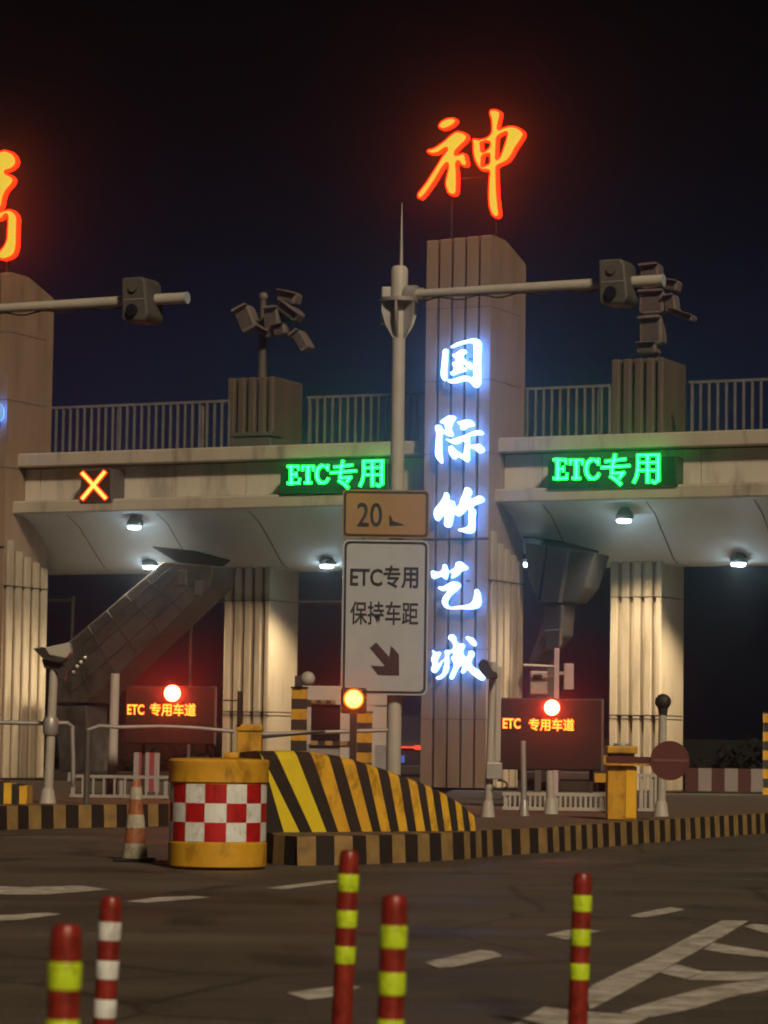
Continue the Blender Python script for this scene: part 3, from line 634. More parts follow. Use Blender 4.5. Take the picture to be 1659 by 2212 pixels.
# small fittings behind the railing
t = thing('equipment_box', 'grey equipment box standing by the left brown stump behind the railing', 'equipment box', (uz(535, 965, 2.2)[0], 2.2, 8.83), 'S')
ua, ub = uz(512, 960, 2.2)[0], uz(592, 960, 2.2)[0]; zz = uz(550, 935, 2.2)[1]
part('body', MB().box(ua, ub, 2.0, 2.6, 8.83, zz-0.12), K['grey'], t, bevel=0.02)
part('lid', MB().box(ua-0.1, ub+0.05, 1.95, 2.65, zz-0.115, zz), K['grey'], t, bevel=0.02)

# ------------------------------------------------------------------ stairs up into the canopy
v = 0.9
def st(pts, v): return [uz(x, y, v) for x, y in pts]
t = thing('covered_stair', 'grey clad stairway sloping up into the canopy behind the camera post on the left', 'stairway', (uz(160, 1660, v)[0], v, 0.3), 'S')
part('cladding', MB().prism_uz(st([(116, 1519), (117, 1412), (352, 1212), (462, 1222), (452, 1266), (186, 1519)], v), v, v+1.3), K['stair'], t, bevel=0.05)
part('trunk', MB().prism_uz(st([(119, 1523), (186, 1523), (192, 1668), (128, 1668)], v+0.1), v+0.1, v+1.2), K['stair'], t, bevel=0.04)
q = MB()
for (a, b) in (((122, 1440), (368, 1226)), ((128, 1470), (400, 1232)), ((150, 1500), (430, 1250)), ((150, 1386), (200, 1504)), ((190, 1352), (248, 1455)), ((230, 1318), (296, 1410)), ((270, 1284), (345, 1365)), ((312, 1248), (394, 1320))):
    p0, p1 = uz(*a, v), uz(*b, v); part('seam', MB().tube([(p0[0], v-0.008, p0[1]), (p1[0], v-0.008, p1[1])], 0.014, 8), K['dark'], t)
q = MB()
for x, y in ((168, 1440), (176, 1431), (185, 1421), (160, 1452)): uu, zz = uz(x, y, v); part('rail_knob', MB().sphere((uu, v-0.03, zz), 0.05), K['white'], t, smooth=True)
q = MB()
for x, y in ((395, 1240), (430, 1262)): uu, zz = uz(x, y, v); part('vent', MB().box(uu-0.12, uu+0.12, v-0.05, v+0.01, zz-0.3, zz+0.1), K['grey'], t, bevel=0.02)
v = 1.2
t = thing('covered_stair', 'dark boxy stair head hanging below the canopy beside the tall pillar', 'stairway', (uz(1200, 1440, v)[0], v, 0.3), 'S')
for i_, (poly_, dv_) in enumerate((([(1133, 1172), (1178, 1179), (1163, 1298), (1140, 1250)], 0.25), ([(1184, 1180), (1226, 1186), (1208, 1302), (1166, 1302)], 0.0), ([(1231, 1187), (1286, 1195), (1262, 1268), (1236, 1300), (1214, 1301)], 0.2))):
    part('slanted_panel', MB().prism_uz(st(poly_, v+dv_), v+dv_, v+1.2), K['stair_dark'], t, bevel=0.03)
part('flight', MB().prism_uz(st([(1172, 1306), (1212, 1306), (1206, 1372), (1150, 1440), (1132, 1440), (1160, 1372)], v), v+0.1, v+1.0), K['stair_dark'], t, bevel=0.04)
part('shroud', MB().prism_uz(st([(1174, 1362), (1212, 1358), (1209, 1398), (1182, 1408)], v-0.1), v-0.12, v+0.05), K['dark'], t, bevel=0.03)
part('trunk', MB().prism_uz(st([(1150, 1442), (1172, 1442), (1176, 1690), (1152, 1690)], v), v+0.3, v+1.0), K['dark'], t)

# pipe beams seen under the canopy
def pipe(lab, a, b, v, r, post=None):
    p0, p1 = uz(*a, v), uz(*b, v)
    t = thing('pipe_gantry', lab, 'gantry', ((p0[0]+p1[0])/2, v, p0[1]), 'S', 'thin pipe gantries beyond the canopy')
    part('beam', MB().tube([(p0[0], v, p0[1]), (p1[0], v, p1[1])], r, 10), K['steel'], t, smooth=True)
    for x in post: 
        c = uz(x, 1400, v)[0]; part('upright', MB().tube([(c, v, 0.0), (c, v, p0[1]+0.1)], r*1.1, 10), K['steel'], t, smooth=True)
pipe('thin grey pipe gantry far beyond the canopy between columns and road sign', (400, 1299), (745, 1299), 9.0, 0.05, (412, 740))
pipe('thin grey pipe gantry far beyond the canopy at the left', (40, 1296), (158, 1296), 8.0, 0.06, (155,))

# ------------------------------------------------------------------ camera pole with road sign
def pxz(x, y, Y): p = pd(x, y, Y); return p.x, p.z
Y = 40.0
t = thing('camera_pole', 'tall white steel pole with collar, spike and long arm in front of the pillar', 'pole', (pxz(852, 1660, Y)[0], Y, 0.3), 'W')
pc = pxz(862, 800, Y)[0]; px_top = pxz(862, 575, Y); sgn = 0
xb = pxz(850, 1680, Y)[0]; xt = pxz(863, 600, Y)[0]
zt = px_top[1]
part('shaft', MB().tube([(xb, Y, 0.3), (xb+(xt-xb)*0.4, Y, 3.2), (xt, Y, zt-0.45)], [0.098, 0.096, 0.088], 20), K['white'], t, smooth=True)
part('cap', MB().tube([(xt, Y, zt-0.46), (xt, Y, zt-0.04), (xt, Y, zt)], [0.115, 0.115, 0.085], 20), K['white'], t, smooth=True)
fl = MB().lathe([(0.10, zt-0.50), (0.265, zt-0.49), (0.27, zt-0.44), (0.11, zt-0.43)], xt, Y, 24)
part('flange', fl, K['steel'], t, smooth=True)
for k_ in range(6):
    an = k_*pi/3+0.35; dx, dy = cos(an), sin(an); nx, ny = -dy*0.014, dx*0.014
    pr_ = [(0.085, zt-0.98), (0.20, zt-0.80), (0.255, zt-0.62), (0.255, zt-0.492), (0.085, zt-0.492)]
    vs = [(xt+dx*a_+s_*nx, Y+dy*a_+s_*ny, z_) for s_ in (-1, 1) for a_, z_ in pr_]
    g_ = MB().add(vs, [(4, 3, 2, 1, 0), (5, 6, 7, 8, 9)]+[(j, (j+1) % 5, (j+1) % 5+5, j+5) for j in range(5)])
    part('gusset', g_, K['steel'], t)
part('collar_plate', MB().box(xt-0.24, xt-0.03, Y-0.02, Y+0.2, zt-0.78, zt-0.28), K['steel'], t, bevel=0.02)
part('base_plate', MB().box(xb-0.2, xb+0.2, Y-0.2, Y+0.2, 0.3, 0.325), K['steel'], t)
part('spike', MB().tube([(xt+0.02, Y, zt), (xt+0.02, Y, zt+0.35), (xt+0.02, Y, zt+0.86)], [0.028, 0.02, 0.006], 10), K['steel'], t, smooth=True)
du = UV
def arm_parts(t, Y, xt, z0, Lb, Lt, base=True):
    P = Vector((xt, Y, z0)); a = MB()
    a.tube([P+du*0.1, P+du*Lb], [0.055, 0.075], 16); part('arm', a, K['white'], t, smooth=True)
    a = MB(); a.tube([P+du*(Lb+0.3), P+du*Lt], [0.075, 0.075], 16); part('arm_tip', a, K['white'], t, smooth=True)
    a = MB(); a.tube([P+du*(Lt+0.002), P+du*(Lt+0.03)], [0.08, 0.08], 16); part('tip_cap', a, K['board'], t, smooth=True)
    # camera housing hung over the arm: a box sloping forward
    c = P+du*(Lb+0.22); ang = -TH
    hb = MB(); prof = [(-0.17, -0.28), (-0.19, 0.29), (0.12, 0.29), (0.17, 0.22), (0.22, -0.22), (0.16, -0.30)]
    n = len(prof); vs = []
    for yy in (-0.28, 0.16):
        for a_, b_ in prof: vs.append(c+du*a_+VV*yy+Vector((0, 0, b_-0.02)))
    hb.add(vs, [tuple(range(n-1, -1, -1)), tuple(range(n, 2*n))]+[(j, (j+1) % n, (j+1) % n+n, j+n) for j in range(n)])
    part('camera_housing', hb, K['grey'], t, bevel=0.03)
    ln = MB(); vs = []
    for a_, b_ in ((-0.15, 0.0), (0.17, 0.0), (0.17, 0.012), (-0.15, 0.012)): vs.append(c+du*a_-VV*0.285+Vector((0, 0, b_-0.03)))
    ln.add(vs, [(0, 1, 2, 3)]); part('housing_seam', ln, K['steel'], t)
    lc = c-VV*0.285+Vector((0, 0, -0.17)); part('lens', MB().tube([lc+VV*0.002, lc-VV*0.05], [0.075, 0.08], 18), K['glass'], t, smooth=True)
    lc = c-VV*0.285+Vector((0, 0, 0.13)); part('flash_lamp', MB().tube([lc+VV*0.002, lc-VV*0.03], [0.06, 0.062], 18), K['lens_glass'], t, smooth=True)
    cb_ = [P+du*(Lb*f_)+Vector((0, 0, -0.06-0.05*sin(pi*f_*5)**2)) for f_ in [0.1+0.9*i/24 for i in range(25)]]
    part('cable', MB().tube(cb_, 0.012, 6), K['black'], t, smooth=True)
za = pxz(865, 637, Y)[1]
arm_parts(t, Y, xt, za, 2.92, 3.72)
cl = MB(); cl.tube([Vector((xt, Y, za))+du*0.1, Vector((xt, Y, za))+du*0.26], [0.12, 0.12], 14)
for q_ in (-0.05, 0.05): cl.tube([Vector((xt, Y, za+q_))+du*0.27, Vector((xt, Y, za+q_))+du*0.36], 0.03, 8)
part('clamp', cl, K['steel'], t, smooth=True)
Yl = 40.6
xl = pxz(-170, 668, Yl)[0]; zl = pxz(-170, 676, Yl)[1]
t = thing('camera_pole', 'white camera arm with grey housing reaching in from the left edge of the photo', 'pole', (xl, Yl, 0.0), 'W')
part('shaft', MB().tube([(xl-0.05, Yl, 0.33), (xl, Yl, zl+0.4)], [0.1, 0.09], 18), K['white'], t, smooth=True)
arm_parts(t, Yl, xl, zl, 3.25, 4.09)

# road sign on the pole
def board(name, lab, x0, x1, y0, y1, Y, mt, r, border):
    (a, zb), (b, zt) = pxz(x0, y1, Y), pxz(x1, y0, Y)
    t = thing(name, lab, 'road sign', ((a+b)/2, Y, zb), 'W', 'boards on the camera pole')
    place_flat(glyph([rrect(a, b, zb, zt, r)], 0.03, smooth=False), 'panel', mt, t, Y)
    g = border
    place_flat(glyph([rrect(a+g, b-g, zb+g, zt-g, r*0.8), rrect(a+g+0.03, b-g-0.03, zb+g+0.03, zt-g-0.03, r*0.62)], 0.004, smooth=False), 'border', K['ink'], t, Y-0.0305)
    bk = MB().box(a+0.1, b-0.1, Y+0.004, Y+0.05, zb+0.2, zb+0.26).box(a+0.1, b-0.1, Y+0.004, Y+0.05, zt-0.26, zt-0.2)
    part('bracket', bk, K['steel'], t); return t
Ys = 39.8
t1 = board('road_sign', 'white upright road sign with black lettering and a slanting black arrow', 736, 927, 1168, 1500, Ys, K['board'], 0.09, 0.022)
def txt(t, body, x0, x1, y0, y1, Y, mt, bold=0.0, name='lettering'):
    (a, zb), (b, zt) = pxz(x0, y1, Y), pxz(x1, y0, Y)
    return place_flat(text_mesh(body, a, b, zb, zt, 0.006, bold), name, mt, t, Y)
txt(t1, 'ETC专用', 756, 904, 1222, 1270, Ys-0.0305, K['ink'], 0.022)
txt(t1, '保持车距', 756, 904, 1300, 1349, Ys-0.0305, K['ink'], 0.014)
z11 = Z((1050, 1750), 1475/700)
ar = [z11(p) for p in [(905, 1775), (958, 1728), (1068, 1848), (1082, 1755), (1150, 1828), (1152, 2008), (975, 2004), (912, 1922), (1020, 1930), (1030, 1925)]]
mb = MB().prism_uz([pxz(x, y, Ys) for x, y in ar], Ys-0.036, Ys-0.0302); part('arrow', mb, K['ink'], t1)
t2 = board('road_sign', 'faded orange 20 board above the white road sign', 739, 928, 1060, 1161, Ys, K['orange'], 0.06, 0.018)
txt(t2, '20', 771, 826, 1086, 1138, Ys-0.0305, K['ink'], 0.012)
mb = MB().prism_uz([pxz(*z11(p), Ys) for p in [(1066, 660), (1078, 655), (1100, 705), (1165, 725), (1205, 742), (1070, 748)]], Ys-0.036, Ys-0.0302); part('worn_stroke', mb, K['ink'], t2)

# ------------------------------------------------------------------ striped crash nose of the middle island
T = 1.15; Yh = 33.2
def Yf(x): return 32.35+(x-563)/(1036-563)*1.85
def hp(x, y): q_ = pxz(x, y, Yf(x)); return q_[0], q_[1], Yf(x)
topc = [(560, 1626), (600, 1622), (640, 1622), (700, 1627), (745, 1635), (790, 1648), (840, 1664), (890, 1682), (940, 1702), (990, 1730), (1015, 1752), (1036, 1772)]
def topy(x):
    for (a, b), (c, d) in zip(topc, topc[1:]):
        if a <= x <= c: return b+(d-b)*(x-a)/(c-a)
    return topc[0][1] if x < topc[0][0] else topc[-1][1]
z12 = Z((1000, 2600), 1659/1048)
bot = [110, 215, 315, 395, 485, 560, 635, 710, 775, 830, 890, 945, 1000, 1055, 1110, 1150, 1192, 1235, 1278, 1320, 1358, 1398, 1428]
top = [-190, -60, 60, 160, 285, 385, 495, 575, 660, 735, 805, 875, 940, 1000, 1055, 1108, 1150, 1200, 1245, 1298, 1338, 1378, 1420]
t = thing('crash_nose', 'sloping concrete nose of the traffic island painted in yellow and black slanting stripes', 'barrier', (hp(800, 1795)[0], Yh+0.5, 0.30), 'W')
secs = []
for b_, t_ in zip(bot, top):
    xb_ = max(z12((b_, 0))[0], 563); xt_ = max(z12((t_, 0))[0], 563)
    B = Vector((hp(xb_, 1797)[0], Yf(xb_), 0.302)); q = hp(xt_, topy(xt_)); Tp = Vector((q[0], q[2], max(q[1], 0.40)))
    sec = []
    for s_, y_ in ((0, 0), (0.3, 0.0), (0.6, 0.0), (0.9, 0.0), (0.955, 0.012), (0.985, 0.045), (1, 0.10), (1, T-0.1), (0.985, T-0.04), (0.93, T), (0, T)):
        p = B.lerp(Tp, s_); sec.append((p.x-0.25*y_, p.y+y_, p.z))
    secs.append(sec)
mb = MB(); n = len(secs[0])
for i in range(len(secs)-1):
    if (Vector(secs[i][0])-Vector(secs[i+1][0])).length < 1e-4 and (Vector(secs[i][5])-Vector(secs[i+1][5])).length < 1e-4: continue
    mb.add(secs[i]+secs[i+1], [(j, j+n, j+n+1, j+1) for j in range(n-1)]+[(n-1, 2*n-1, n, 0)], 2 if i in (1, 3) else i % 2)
mb.add(secs[-1], [tuple(range(n))], 1); mb.add(secs[0], [tuple(range(n-1, -1, -1))], 1)
K['nose_yellow'] = mat('nose_yellow_paint', (0.78, 0.47, 0.035), 0.5, (0.62, 0.34, 0.03), 3.0, 0.15, dirt=0.8)
K['headlit_yellow'] = mat('headlit_reflective_yellow', (0.80, 0.66, 0.03), 0.45, (0.70, 0.54, 0.03), 4.0, 0.1)  # headlight return painted into the first stripes as a lighter, greener yellow
part('body', mb, [K['black'], K['nose_yellow'], K['headlit_yellow']], t)

# ------------------------------------------------------------------ yellow crash barrel with chequered band
b = gz(463, 1880, 0.0); cx, cy = b.x, b.y+0.5
t = thing('crash_barrel', 'yellow crash barrel with a red and white chequered band', 'barrel', (cx, cy, 0), 'W')
zt = pd(465, 1640, cy-0.3).z; z1_ = pd(465, 1694, cy-0.5).z; z2_ = pd(465, 1819, cy-0.5).z
part('body', MB().lathe([(0.465, 0.012), (0.492, 0.03), (0.494, z2_-0.02), (0.482, z2_-0.008), (0.482, z1_+0.01), (0.505, z1_+0.02), (0.500, zt-0.09), (0.506, zt-0.07), (0.507, zt-0.02), (0.49, zt), (0.30, zt+0.012), (0.05, zt+0.012)], cx, cy, 48), K['yellow'], t, smooth=True)
rows = 3; prof = [(0.484, z2_)]
for i in range(1, rows+1): prof.append((0.484, z2_+(z1_-z2_)*i/rows))
seg = 56; cell = 3.5
mbk = MB()
for i in range(rows):
    for j in range(seg):
        a0, a1 = 2*pi*j/seg, 2*pi*(j+1)/seg
        ci = int((j+2.0)//4) if False else int(j//4)
        za_, zb_ = prof[i][1], prof[i+1][1]
        vs = [(cx+0.4845*cos(a0), cy+0.4845*sin(a0), za_), (cx+0.4845*cos(a1), cy+0.4845*sin(a1), za_), (cx+0.4845*cos(a1), cy+0.4845*sin(a1), zb_), (cx+0.4845*cos(a0), cy+0.4845*sin(a0), zb_)]
        mbk.add(vs, [(0, 1, 2, 3)], (ci+i+1) % 2)
part('chequered_band', mbk, [K['white_ref'], K['red']], t, smooth=True)
part('lid_knob', MB().box(cx+0.05, cx+0.2, cy-0.1, cy+0.1, zt+0.01, zt+0.07), K['yellow'], t, bevel=0.015)

# ------------------------------------------------------------------ traffic cone
b = gz(288, 1862, 0.0); cx, cy = b.x, b.y+0.18
t = thing('traffic_cone', 'tall orange and white traffic cone left of the yellow barrel', 'traffic cone', (cx, cy, 0), 'W')
zc = pd(290, 1690, cy).z
def cr_(z): return 0.135-0.085*(z/zc)
ys = [1858, 1822, 1790, 1760, 1728, 1700, 1690]
zs = [max(0.03, pd(290, y, cy-0.1).z) for y in ys]
part('body', MB().lathe([(cr_(z)*0.985, z) for z in zs]+[(0.03, zs[-1]+0.02)], cx, cy, 24), K['cone'], t, smooth=True)
K['cone_band'] = mat('cone_band', (0.55, 0.52, 0.42), 0.5, (0.33, 0.30, 0.23), 6.0, dirt=0.7)
for a, b_ in ((0, 1), (2, 3), (4, 5)):
    part('reflective_band', MB().lathe([(cr_(zs[a])+0.004, zs[a]+0.005), (cr_(zs[b_])+0.004, zs[b_])], cx, cy, 24), K['cone_band'], t, smooth=True)
part('base', MB().box(cx-0.21, cx+0.21, cy-0.21, cy+0.21, 0.002, 0.035), K['rubber'], t, bevel=0.015)

# ------------------------------------------------------------------ flexible lane posts
def lane_post(x, ytop, h, label, band, bm, tilt):
    Yp = FL*(EYE-h)/(ytop-HORIZON); X = pxz(x, ytop, Yp)[0]
    t = thing('lane_post', label, 'lane post', (X-h*sin(tilt), Yp, 0), 'W', 'flexible red lane posts')
    ax, ay = ORG[t.name].x, Yp; r = 0.0415
    part('body', MB().lathe([(r*1.05, 0.02), (r*1.02, 0.25), (r, h-0.045), (r*0.96, h-0.02), (r*0.8, h-0.005), (r*0.55, h)], ax, ay, 28), K['post'], t, smooth=True)
    for i in range(3):
        z = h-0.098-0.147*i
        part('reflective_band', MB().lathe([(r+0.0015, z-0.07), (r+0.003, z-0.066), (r+0.003, z-0.004), (r+0.0015, z)], ax, ay, 28), bm, t, smooth=True)
    part('base', MB().lathe([(0.11, 0.0), (0.105, 0.02), (0.06, 0.035)], ax, ay, 24), K['rubber'], t, smooth=True)
    t.rotation_euler = (0, tilt, 0); return t
lane_post(755, 1835, 0.82, 'red post with lime bands right of the photo centre below the striped nose', 1, K['band'], R(1.7))
lane_post(853, 1928, 0.78, 'thick red post with lime bands cut by the bottom edge, beside the thinner middle post', 1, K['band'], R(1.2))
lane_post(1259, 1876, 0.71, 'rightmost red post with lime bands next to the white road lines', 1, K['band'], R(1.5))
lane_post(144, 2000, 0.78, 'nearest red post, thickest and blurred, in the lower left corner', 1, K['band'], R(1.0))
lane_post(241, 1940, 0.66, 'thin red post with white bands at the lower left', 1, K['white_ref'], R(2.2))

# ------------------------------------------------------------------ boom gates
def gate(lab, x0, x1, y0, y1, Y, zb):
    (a, z0), (b, z1) = pxz(x0, y1, Y), pxz(x1, y0, Y)
    t = thing('boom_gate', lab, 'boom gate', ((a+b)/2, Y, zb), 'W', 'yellow boom gates')
    return t, a, b, z1
Yg = 40.3
t, a, b, zt = gate('yellow boom gate cabinet with its arm ending in a dark red disc', 1312, 1376, 1612, 1770, Yg, 0.30)
part('cabinet', MB().box(a, b, Yg, Yg+0.34, 0.305, zt-0.27), K['yellow'], t, bevel=0.012)
part('door', MB().box(a+(b-a)*0.62, b-0.006, Yg-0.012, Yg-0.001, 0.33, zt-0.29), K['yellow_bright'], t, bevel=0.006)
part('hood', MB().box(a-0.01, b+0.01, Yg-0.03, Yg+0.36, zt-0.10, zt), K['yellow'], t, bevel=0.02)
part('lamp_cap', MB().tube([((a+b)/2, Yg+0.1, zt), ((a+b)/2, Yg+0.1, zt+0.035)], [0.12, 0.1], 18), K['steel'], t, smooth=True)
part('neck', MB().box(a+0.03, b-0.03, Yg+0.02, Yg+0.30, zt-0.269, zt-0.101), K['black'], t)
za0 = zt-0.185
xe = pxz(1480, 1640, Yg)[0]
part('arm', MB().box(a-0.03, xe-0.3, Yg-0.09, Yg-0.05, za0-0.045, za0+0.045).box(a-0.03, xe-0.3, Yg-0.095, Yg-0.089, za0-0.012, za0+0.012), K['disc'], t)
part('arm_edge', MB().box(a-0.02, xe-0.3, Yg-0.10, Yg-0.045, za0-0.075, za0-0.047), K['yellow'], t)
cxd, czd = pxz(1445, 1629, Yg); czd = za0
dm = MB().tube([(cxd, Yg-0.13, czd), (cxd, Yg-0.105, czd)], 0.262, 40)
part('disc', dm, K['disc'], t, smooth=True)
part('disc_bar', MB().box(cxd-0.235, cxd+0.24, Yg-0.138, Yg-0.131, czd-0.02, czd+0.022), mat('dull_pink_bar', (0.15, 0.05, 0.045), 0.5), t)
Yg2 = 38.5
t, a, b, zt = gate('yellow boom gate cabinet half hidden behind the chequered barrel, with a long thin arm', 510, 565, 1565, 1690, Yg2, 0.30)
part('cabinet', MB().box(a, b, Yg2, Yg2+0.34, 0.305, zt-0.09), K['yellow'], t, bevel=0.012)
part('hood', MB().box(a-0.012, b+0.012, Yg2-0.03, Yg2+0.36, zt-0.088, zt), K['yellow'], t, bevel=0.02)
pA, pB = pxz(566, 1586, Yg2), pxz(838, 1577, Yg2)
part('arm', MB().tube([(pA[0], Yg2+0.1, pA[1]), (pB[0], Yg2+0.1, pB[1])], 0.027, 10), K['steel'], t, smooth=True)
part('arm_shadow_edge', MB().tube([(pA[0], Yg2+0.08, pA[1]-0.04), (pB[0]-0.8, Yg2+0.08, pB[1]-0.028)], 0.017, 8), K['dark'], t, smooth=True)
part('beacon_stub', MB().tube([(a+0.03, Yg2-0.05, zt), (a+0.03, Yg2-0.05, zt+0.42)], 0.03, 10, 0).box(a-0.22, a+0.06, Yg2-0.06, Yg2-0.04, zt+0.29, zt+0.31), K['black'], t)

# swing arms of the left lane
Ya = 44.0
t = thing('boom_gate', 'thin grey boom arm reaching across the left lane below the red lettered screen', 'boom gate', (pxz(205, 1700, Ya)[0], Ya, 0.0), 'W', 'yellow boom gates')
P = [pxz(*p, Ya) for p in ((190, 1577), (215, 1568), (260, 1571), (350, 1569), (420, 1572), (505, 1580))]
part('arm', MB().tube([(x, Ya, z) for x, z in P], 0.03, 10), K['steel'], t, smooth=True)
part('upright', MB().tube([(P[0][0], Ya, 0.0), (P[0][0], Ya, P[0][1])], 0.045, 10), K['grey'], t, smooth=True)
t = thing('guard_rail', 'thin grey guard rail bent down at its end by the left camera post', 'rail', (pxz(100, 1700, 45.2)[0], 45.2, 0.0), 'W')
P = [pxz(*p, 45.2) for p in ((-120, 1558), (60, 1562), (148, 1562), (156, 1570), (158, 1640), (158, 1700))]
part('tube', MB().tube([(x, 45.2, z) for x, z in P], 0.035, 10), K['steel'], t, smooth=True)

# ------------------------------------------------------------------ camera posts and poles
def simple_pole(name, lab, cat, x0, yb, x1, yt, Y, r, zb, mt, n=14):
    (a, _), (b, z) = pxz(x0, yb, Y), pxz(x1, yt, Y)
    t = thing(name, lab, cat, (a, Y, zb), 'W')
    part('pole', MB().tube([(a, Y, zb), (a+(b-a)*0.5, Y, (zb+z)/2), (b, Y, z)], [r*1.08, r, r*0.95], n), mt, t, smooth=True)
    part('foot', MB().lathe([(r*1.9, zb), (r*1.8, zb+0.03), (r*1.35, zb+0.2), (r*1.1, zb+0.22)], a, Y, 18), mt, t, smooth=True)
    return t, a, b, z
Yc = 44.5
t, a, b, z = simple_pole('camera_post', 'white post with a tilted box camera in front of the left pillar', 'camera post', 103, 1728, 117, 1430, Yc, 0.068, 0.33, K['white'])
zb_ = lambda q: [pxz((0+x/1.62)/1.85172, (1500+y/1.62)/1.85172, Yc) for x, y in q]
part('camera', MB().prism_uz(zb_([(300, 1770), (460, 1735), (470, 1800), (440, 1840), (330, 1820)]), Yc-0.25, Yc+0.1), K['white'], t, bevel=0.02)
part('hood', MB().prism_uz(zb_([(225, 1775), (295, 1765), (345, 1828), (440, 1845), (400, 1870), (300, 1850)]), Yc-0.22, Yc+0.05), K['black'], t, bevel=0.01)
part('bracket', MB().prism_uz(zb_([(275, 1840), (400, 1860), (440, 1910), (420, 1990), (350, 1900), (290, 1900)]), Yc-0.1, Yc+0.05), K['dark'], t)
part('joint', MB().lathe([(0.09, 1.33), (0.115, 1.37), (0.115, 1.56), (0.09, 1.60)], (a+b)/2-0.005, Yc, 16), K['steel'], t, smooth=True)
t, a, b, z = simple_pole('marker_pole', 'pale grey pole between the left stair and the red lettered screen', 'pole', 241, 1690, 249, 1455, 52.0, 0.085, 0.02, K['booth'])
Yp = 41.0
t, a, b, z = simple_pole('camera_post', 'white post with dark camera on top right of the tall pillar', 'camera post', 1054, 1748, 1066, 1430, Yp, 0.052, 0.30, K['white'])
part('panel', MB().box(b+0.03, b+0.11, Yp-0.05, Yp+0.05, pxz(0, 1630, Yp)[1], pxz(0, 1425, Yp)[1]), K['white'], t, bevel=0.015)
part('junction_box', MB().box(b-0.09, b+0.13, Yp-0.16, Yp-0.06, pxz(0, 1668, Yp)[1], pxz(0, 1632, Yp)[1]), K['steel'], t, bevel=0.015)
part('cable_loop', MB().tube([(b+0.1+0.10*cos(q), Yp-0.1, pxz(0, 1680, Yp)[1]+0.06*sin(q)) for q in [pi*k/8-pi*0.9 for k in range(13)]], 0.014, 8), K['black'], t, smooth=True)
part('camera', MB().prism_uz([pxz(x, y, Yp) for x, y in ((1032, 1436), (1040, 1424), (1052, 1428), (1062, 1450), (1072, 1454), (1074, 1466), (1052, 1468), (1036, 1450))], Yp-0.3, Yp-0.03), K['black'], t, bevel=0.012)
Yq = 42.9
t, a, b, z = simple_pole('camera_post', 'white post with round dark head behind the dark red disc', 'camera post', 1428, 1762, 1432, 1530, Yq, 0.06, 0.30, K['white'])
part('head', MB().sphere((b, Yq-0.02, pxz(0, 1496, Yq)[1]), 0.115, sy=0.8), K['black'], t, smooth=True)
part('neck', MB().tube([(b, Yq, pxz(0, 1532, Yq)[1]), (b, Yq, pxz(0, 1502, Yq)[1])], [0.05, 0.085], 12), K['dark'], t, smooth=True)
Yr = 46.5
t, a, b, z = simple_pole('marker_pole', 'short thick white bollard below the right red lettered screen', 'bollard', 1190, 1765, 1187, 1665, 43.5, 0.058, 0.30, K['white'])
t, a, b, z = simple_pole('marker_pole', 'thin grey pole in front of the right red lettered screen', 'pole', 1132, 1758, 1130, 1600, 42.0, 0.04, 0.30, K['steel'])

# amber beacon
Yb = 37.5
a, z = pxz(764, 1510, Yb)
t = thing('amber_beacon', 'round glowing amber beacon on a dark post below the road sign', 'beacon', (a, Yb, 0.30), 'W')
part('post', MB().box(a-0.045, a+0.045, Yb, Yb+0.09, 0.30, z-0.1), K['black'], t)
part('housing', MB().box(a-0.16, a+0.16, Yb+0.01, Yb+0.12, z-0.18, z+0.14), K['black'], t, bevel=0.03)
part('lens', MB().tube([(a, Yb-0.026, z), (a, Yb-0.045, z), (a, Yb-0.055, z)], [0.105, 0.10, 0.07], 32), G['amber_lamp'], t, smooth=True)
part('lens_ring', MB().tube([(a, Yb+0.005, z), (a, Yb-0.015, z), (a, Yb-0.025, z)], [0.130, 0.128, 0.118], 32), glow('amber_ring', (1.0, 0.20, 0.01), 1.6), t, smooth=True)

# ------------------------------------------------------------------ dark screens with red lettering and a red lamp
def screen(lab, x0, x1, y0, y1, Y, lamp, words, zb):
    (a, zb_), (b, zt_) = pxz(x0, y1, Y), pxz(x1, y0, Y)
    t = thing('lane_screen', lab, 'lane screen', ((a+b)/2, Y, zb), 'W', 'dark screens with red lettering')
    part('housing', MB().box(a, b, Y, Y+0.25, zb_, zt_), K['screen'], t, bevel=0.02)
    fr = MB(); fr.box(b-0.03, b+0.01, Y-0.02, Y-0.001, zb_, zt_)
    part('frame', fr, K['grey'], t)
    for xx in (a+(b-a)*0.2, b-(b-a)*0.1): part('leg', MB().box(xx-0.03, xx+0.03, Y+0.26, Y+0.32, zb, zt_-0.1), K['dark'], t)
    cx_, cz_ = pxz(*lamp[:2], Y); r = lamp[2]*Y/FL
    part('lamp_socket', MB().tube([(cx_, Y-0.002, cz_), (cx_, Y-0.05, cz_)], [r*0.8, r*0.7], 24), K['black'], t, smooth=True)
    part('lamp', MB().sphere((cx_, Y-0.05-r, cz_), r*1.02, 24), G['red_lamp'], t, smooth=True)
    for body, xa, xb2, ya, yb in words:
        me = text_mesh(body, pxz(xa, ya, Y)[0], pxz(xb2, ya, Y)[0], pxz(xa, yb, Y)[1], pxz(xa, ya, Y)[1], 0.004, 0.045)
        place_flat(me, 'lettering_glow', G['led_red'], t, Y-0.003)
        me = text_mesh(body, pxz(xa, ya, Y)[0]+0.004, pxz(xb2, ya, Y)[0]-0.004, pxz(xa, yb, Y)[1]+0.004, pxz(xa, ya, Y)[1]-0.004, 0.004, 0.016)
        place_flat(me, 'lettering', G['led_yellow'], t, Y-0.012)
    return t
screen('dark screen with red lettering and glowing lamp at the right of the tall pillar', 1080, 1303, 1510, 1662, 48.0, (1191, 1529, 16.5), (('ETC', 1086, 1125, 1551, 1574), ('专用车道', 1142, 1241, 1551, 1579)), 0.30)
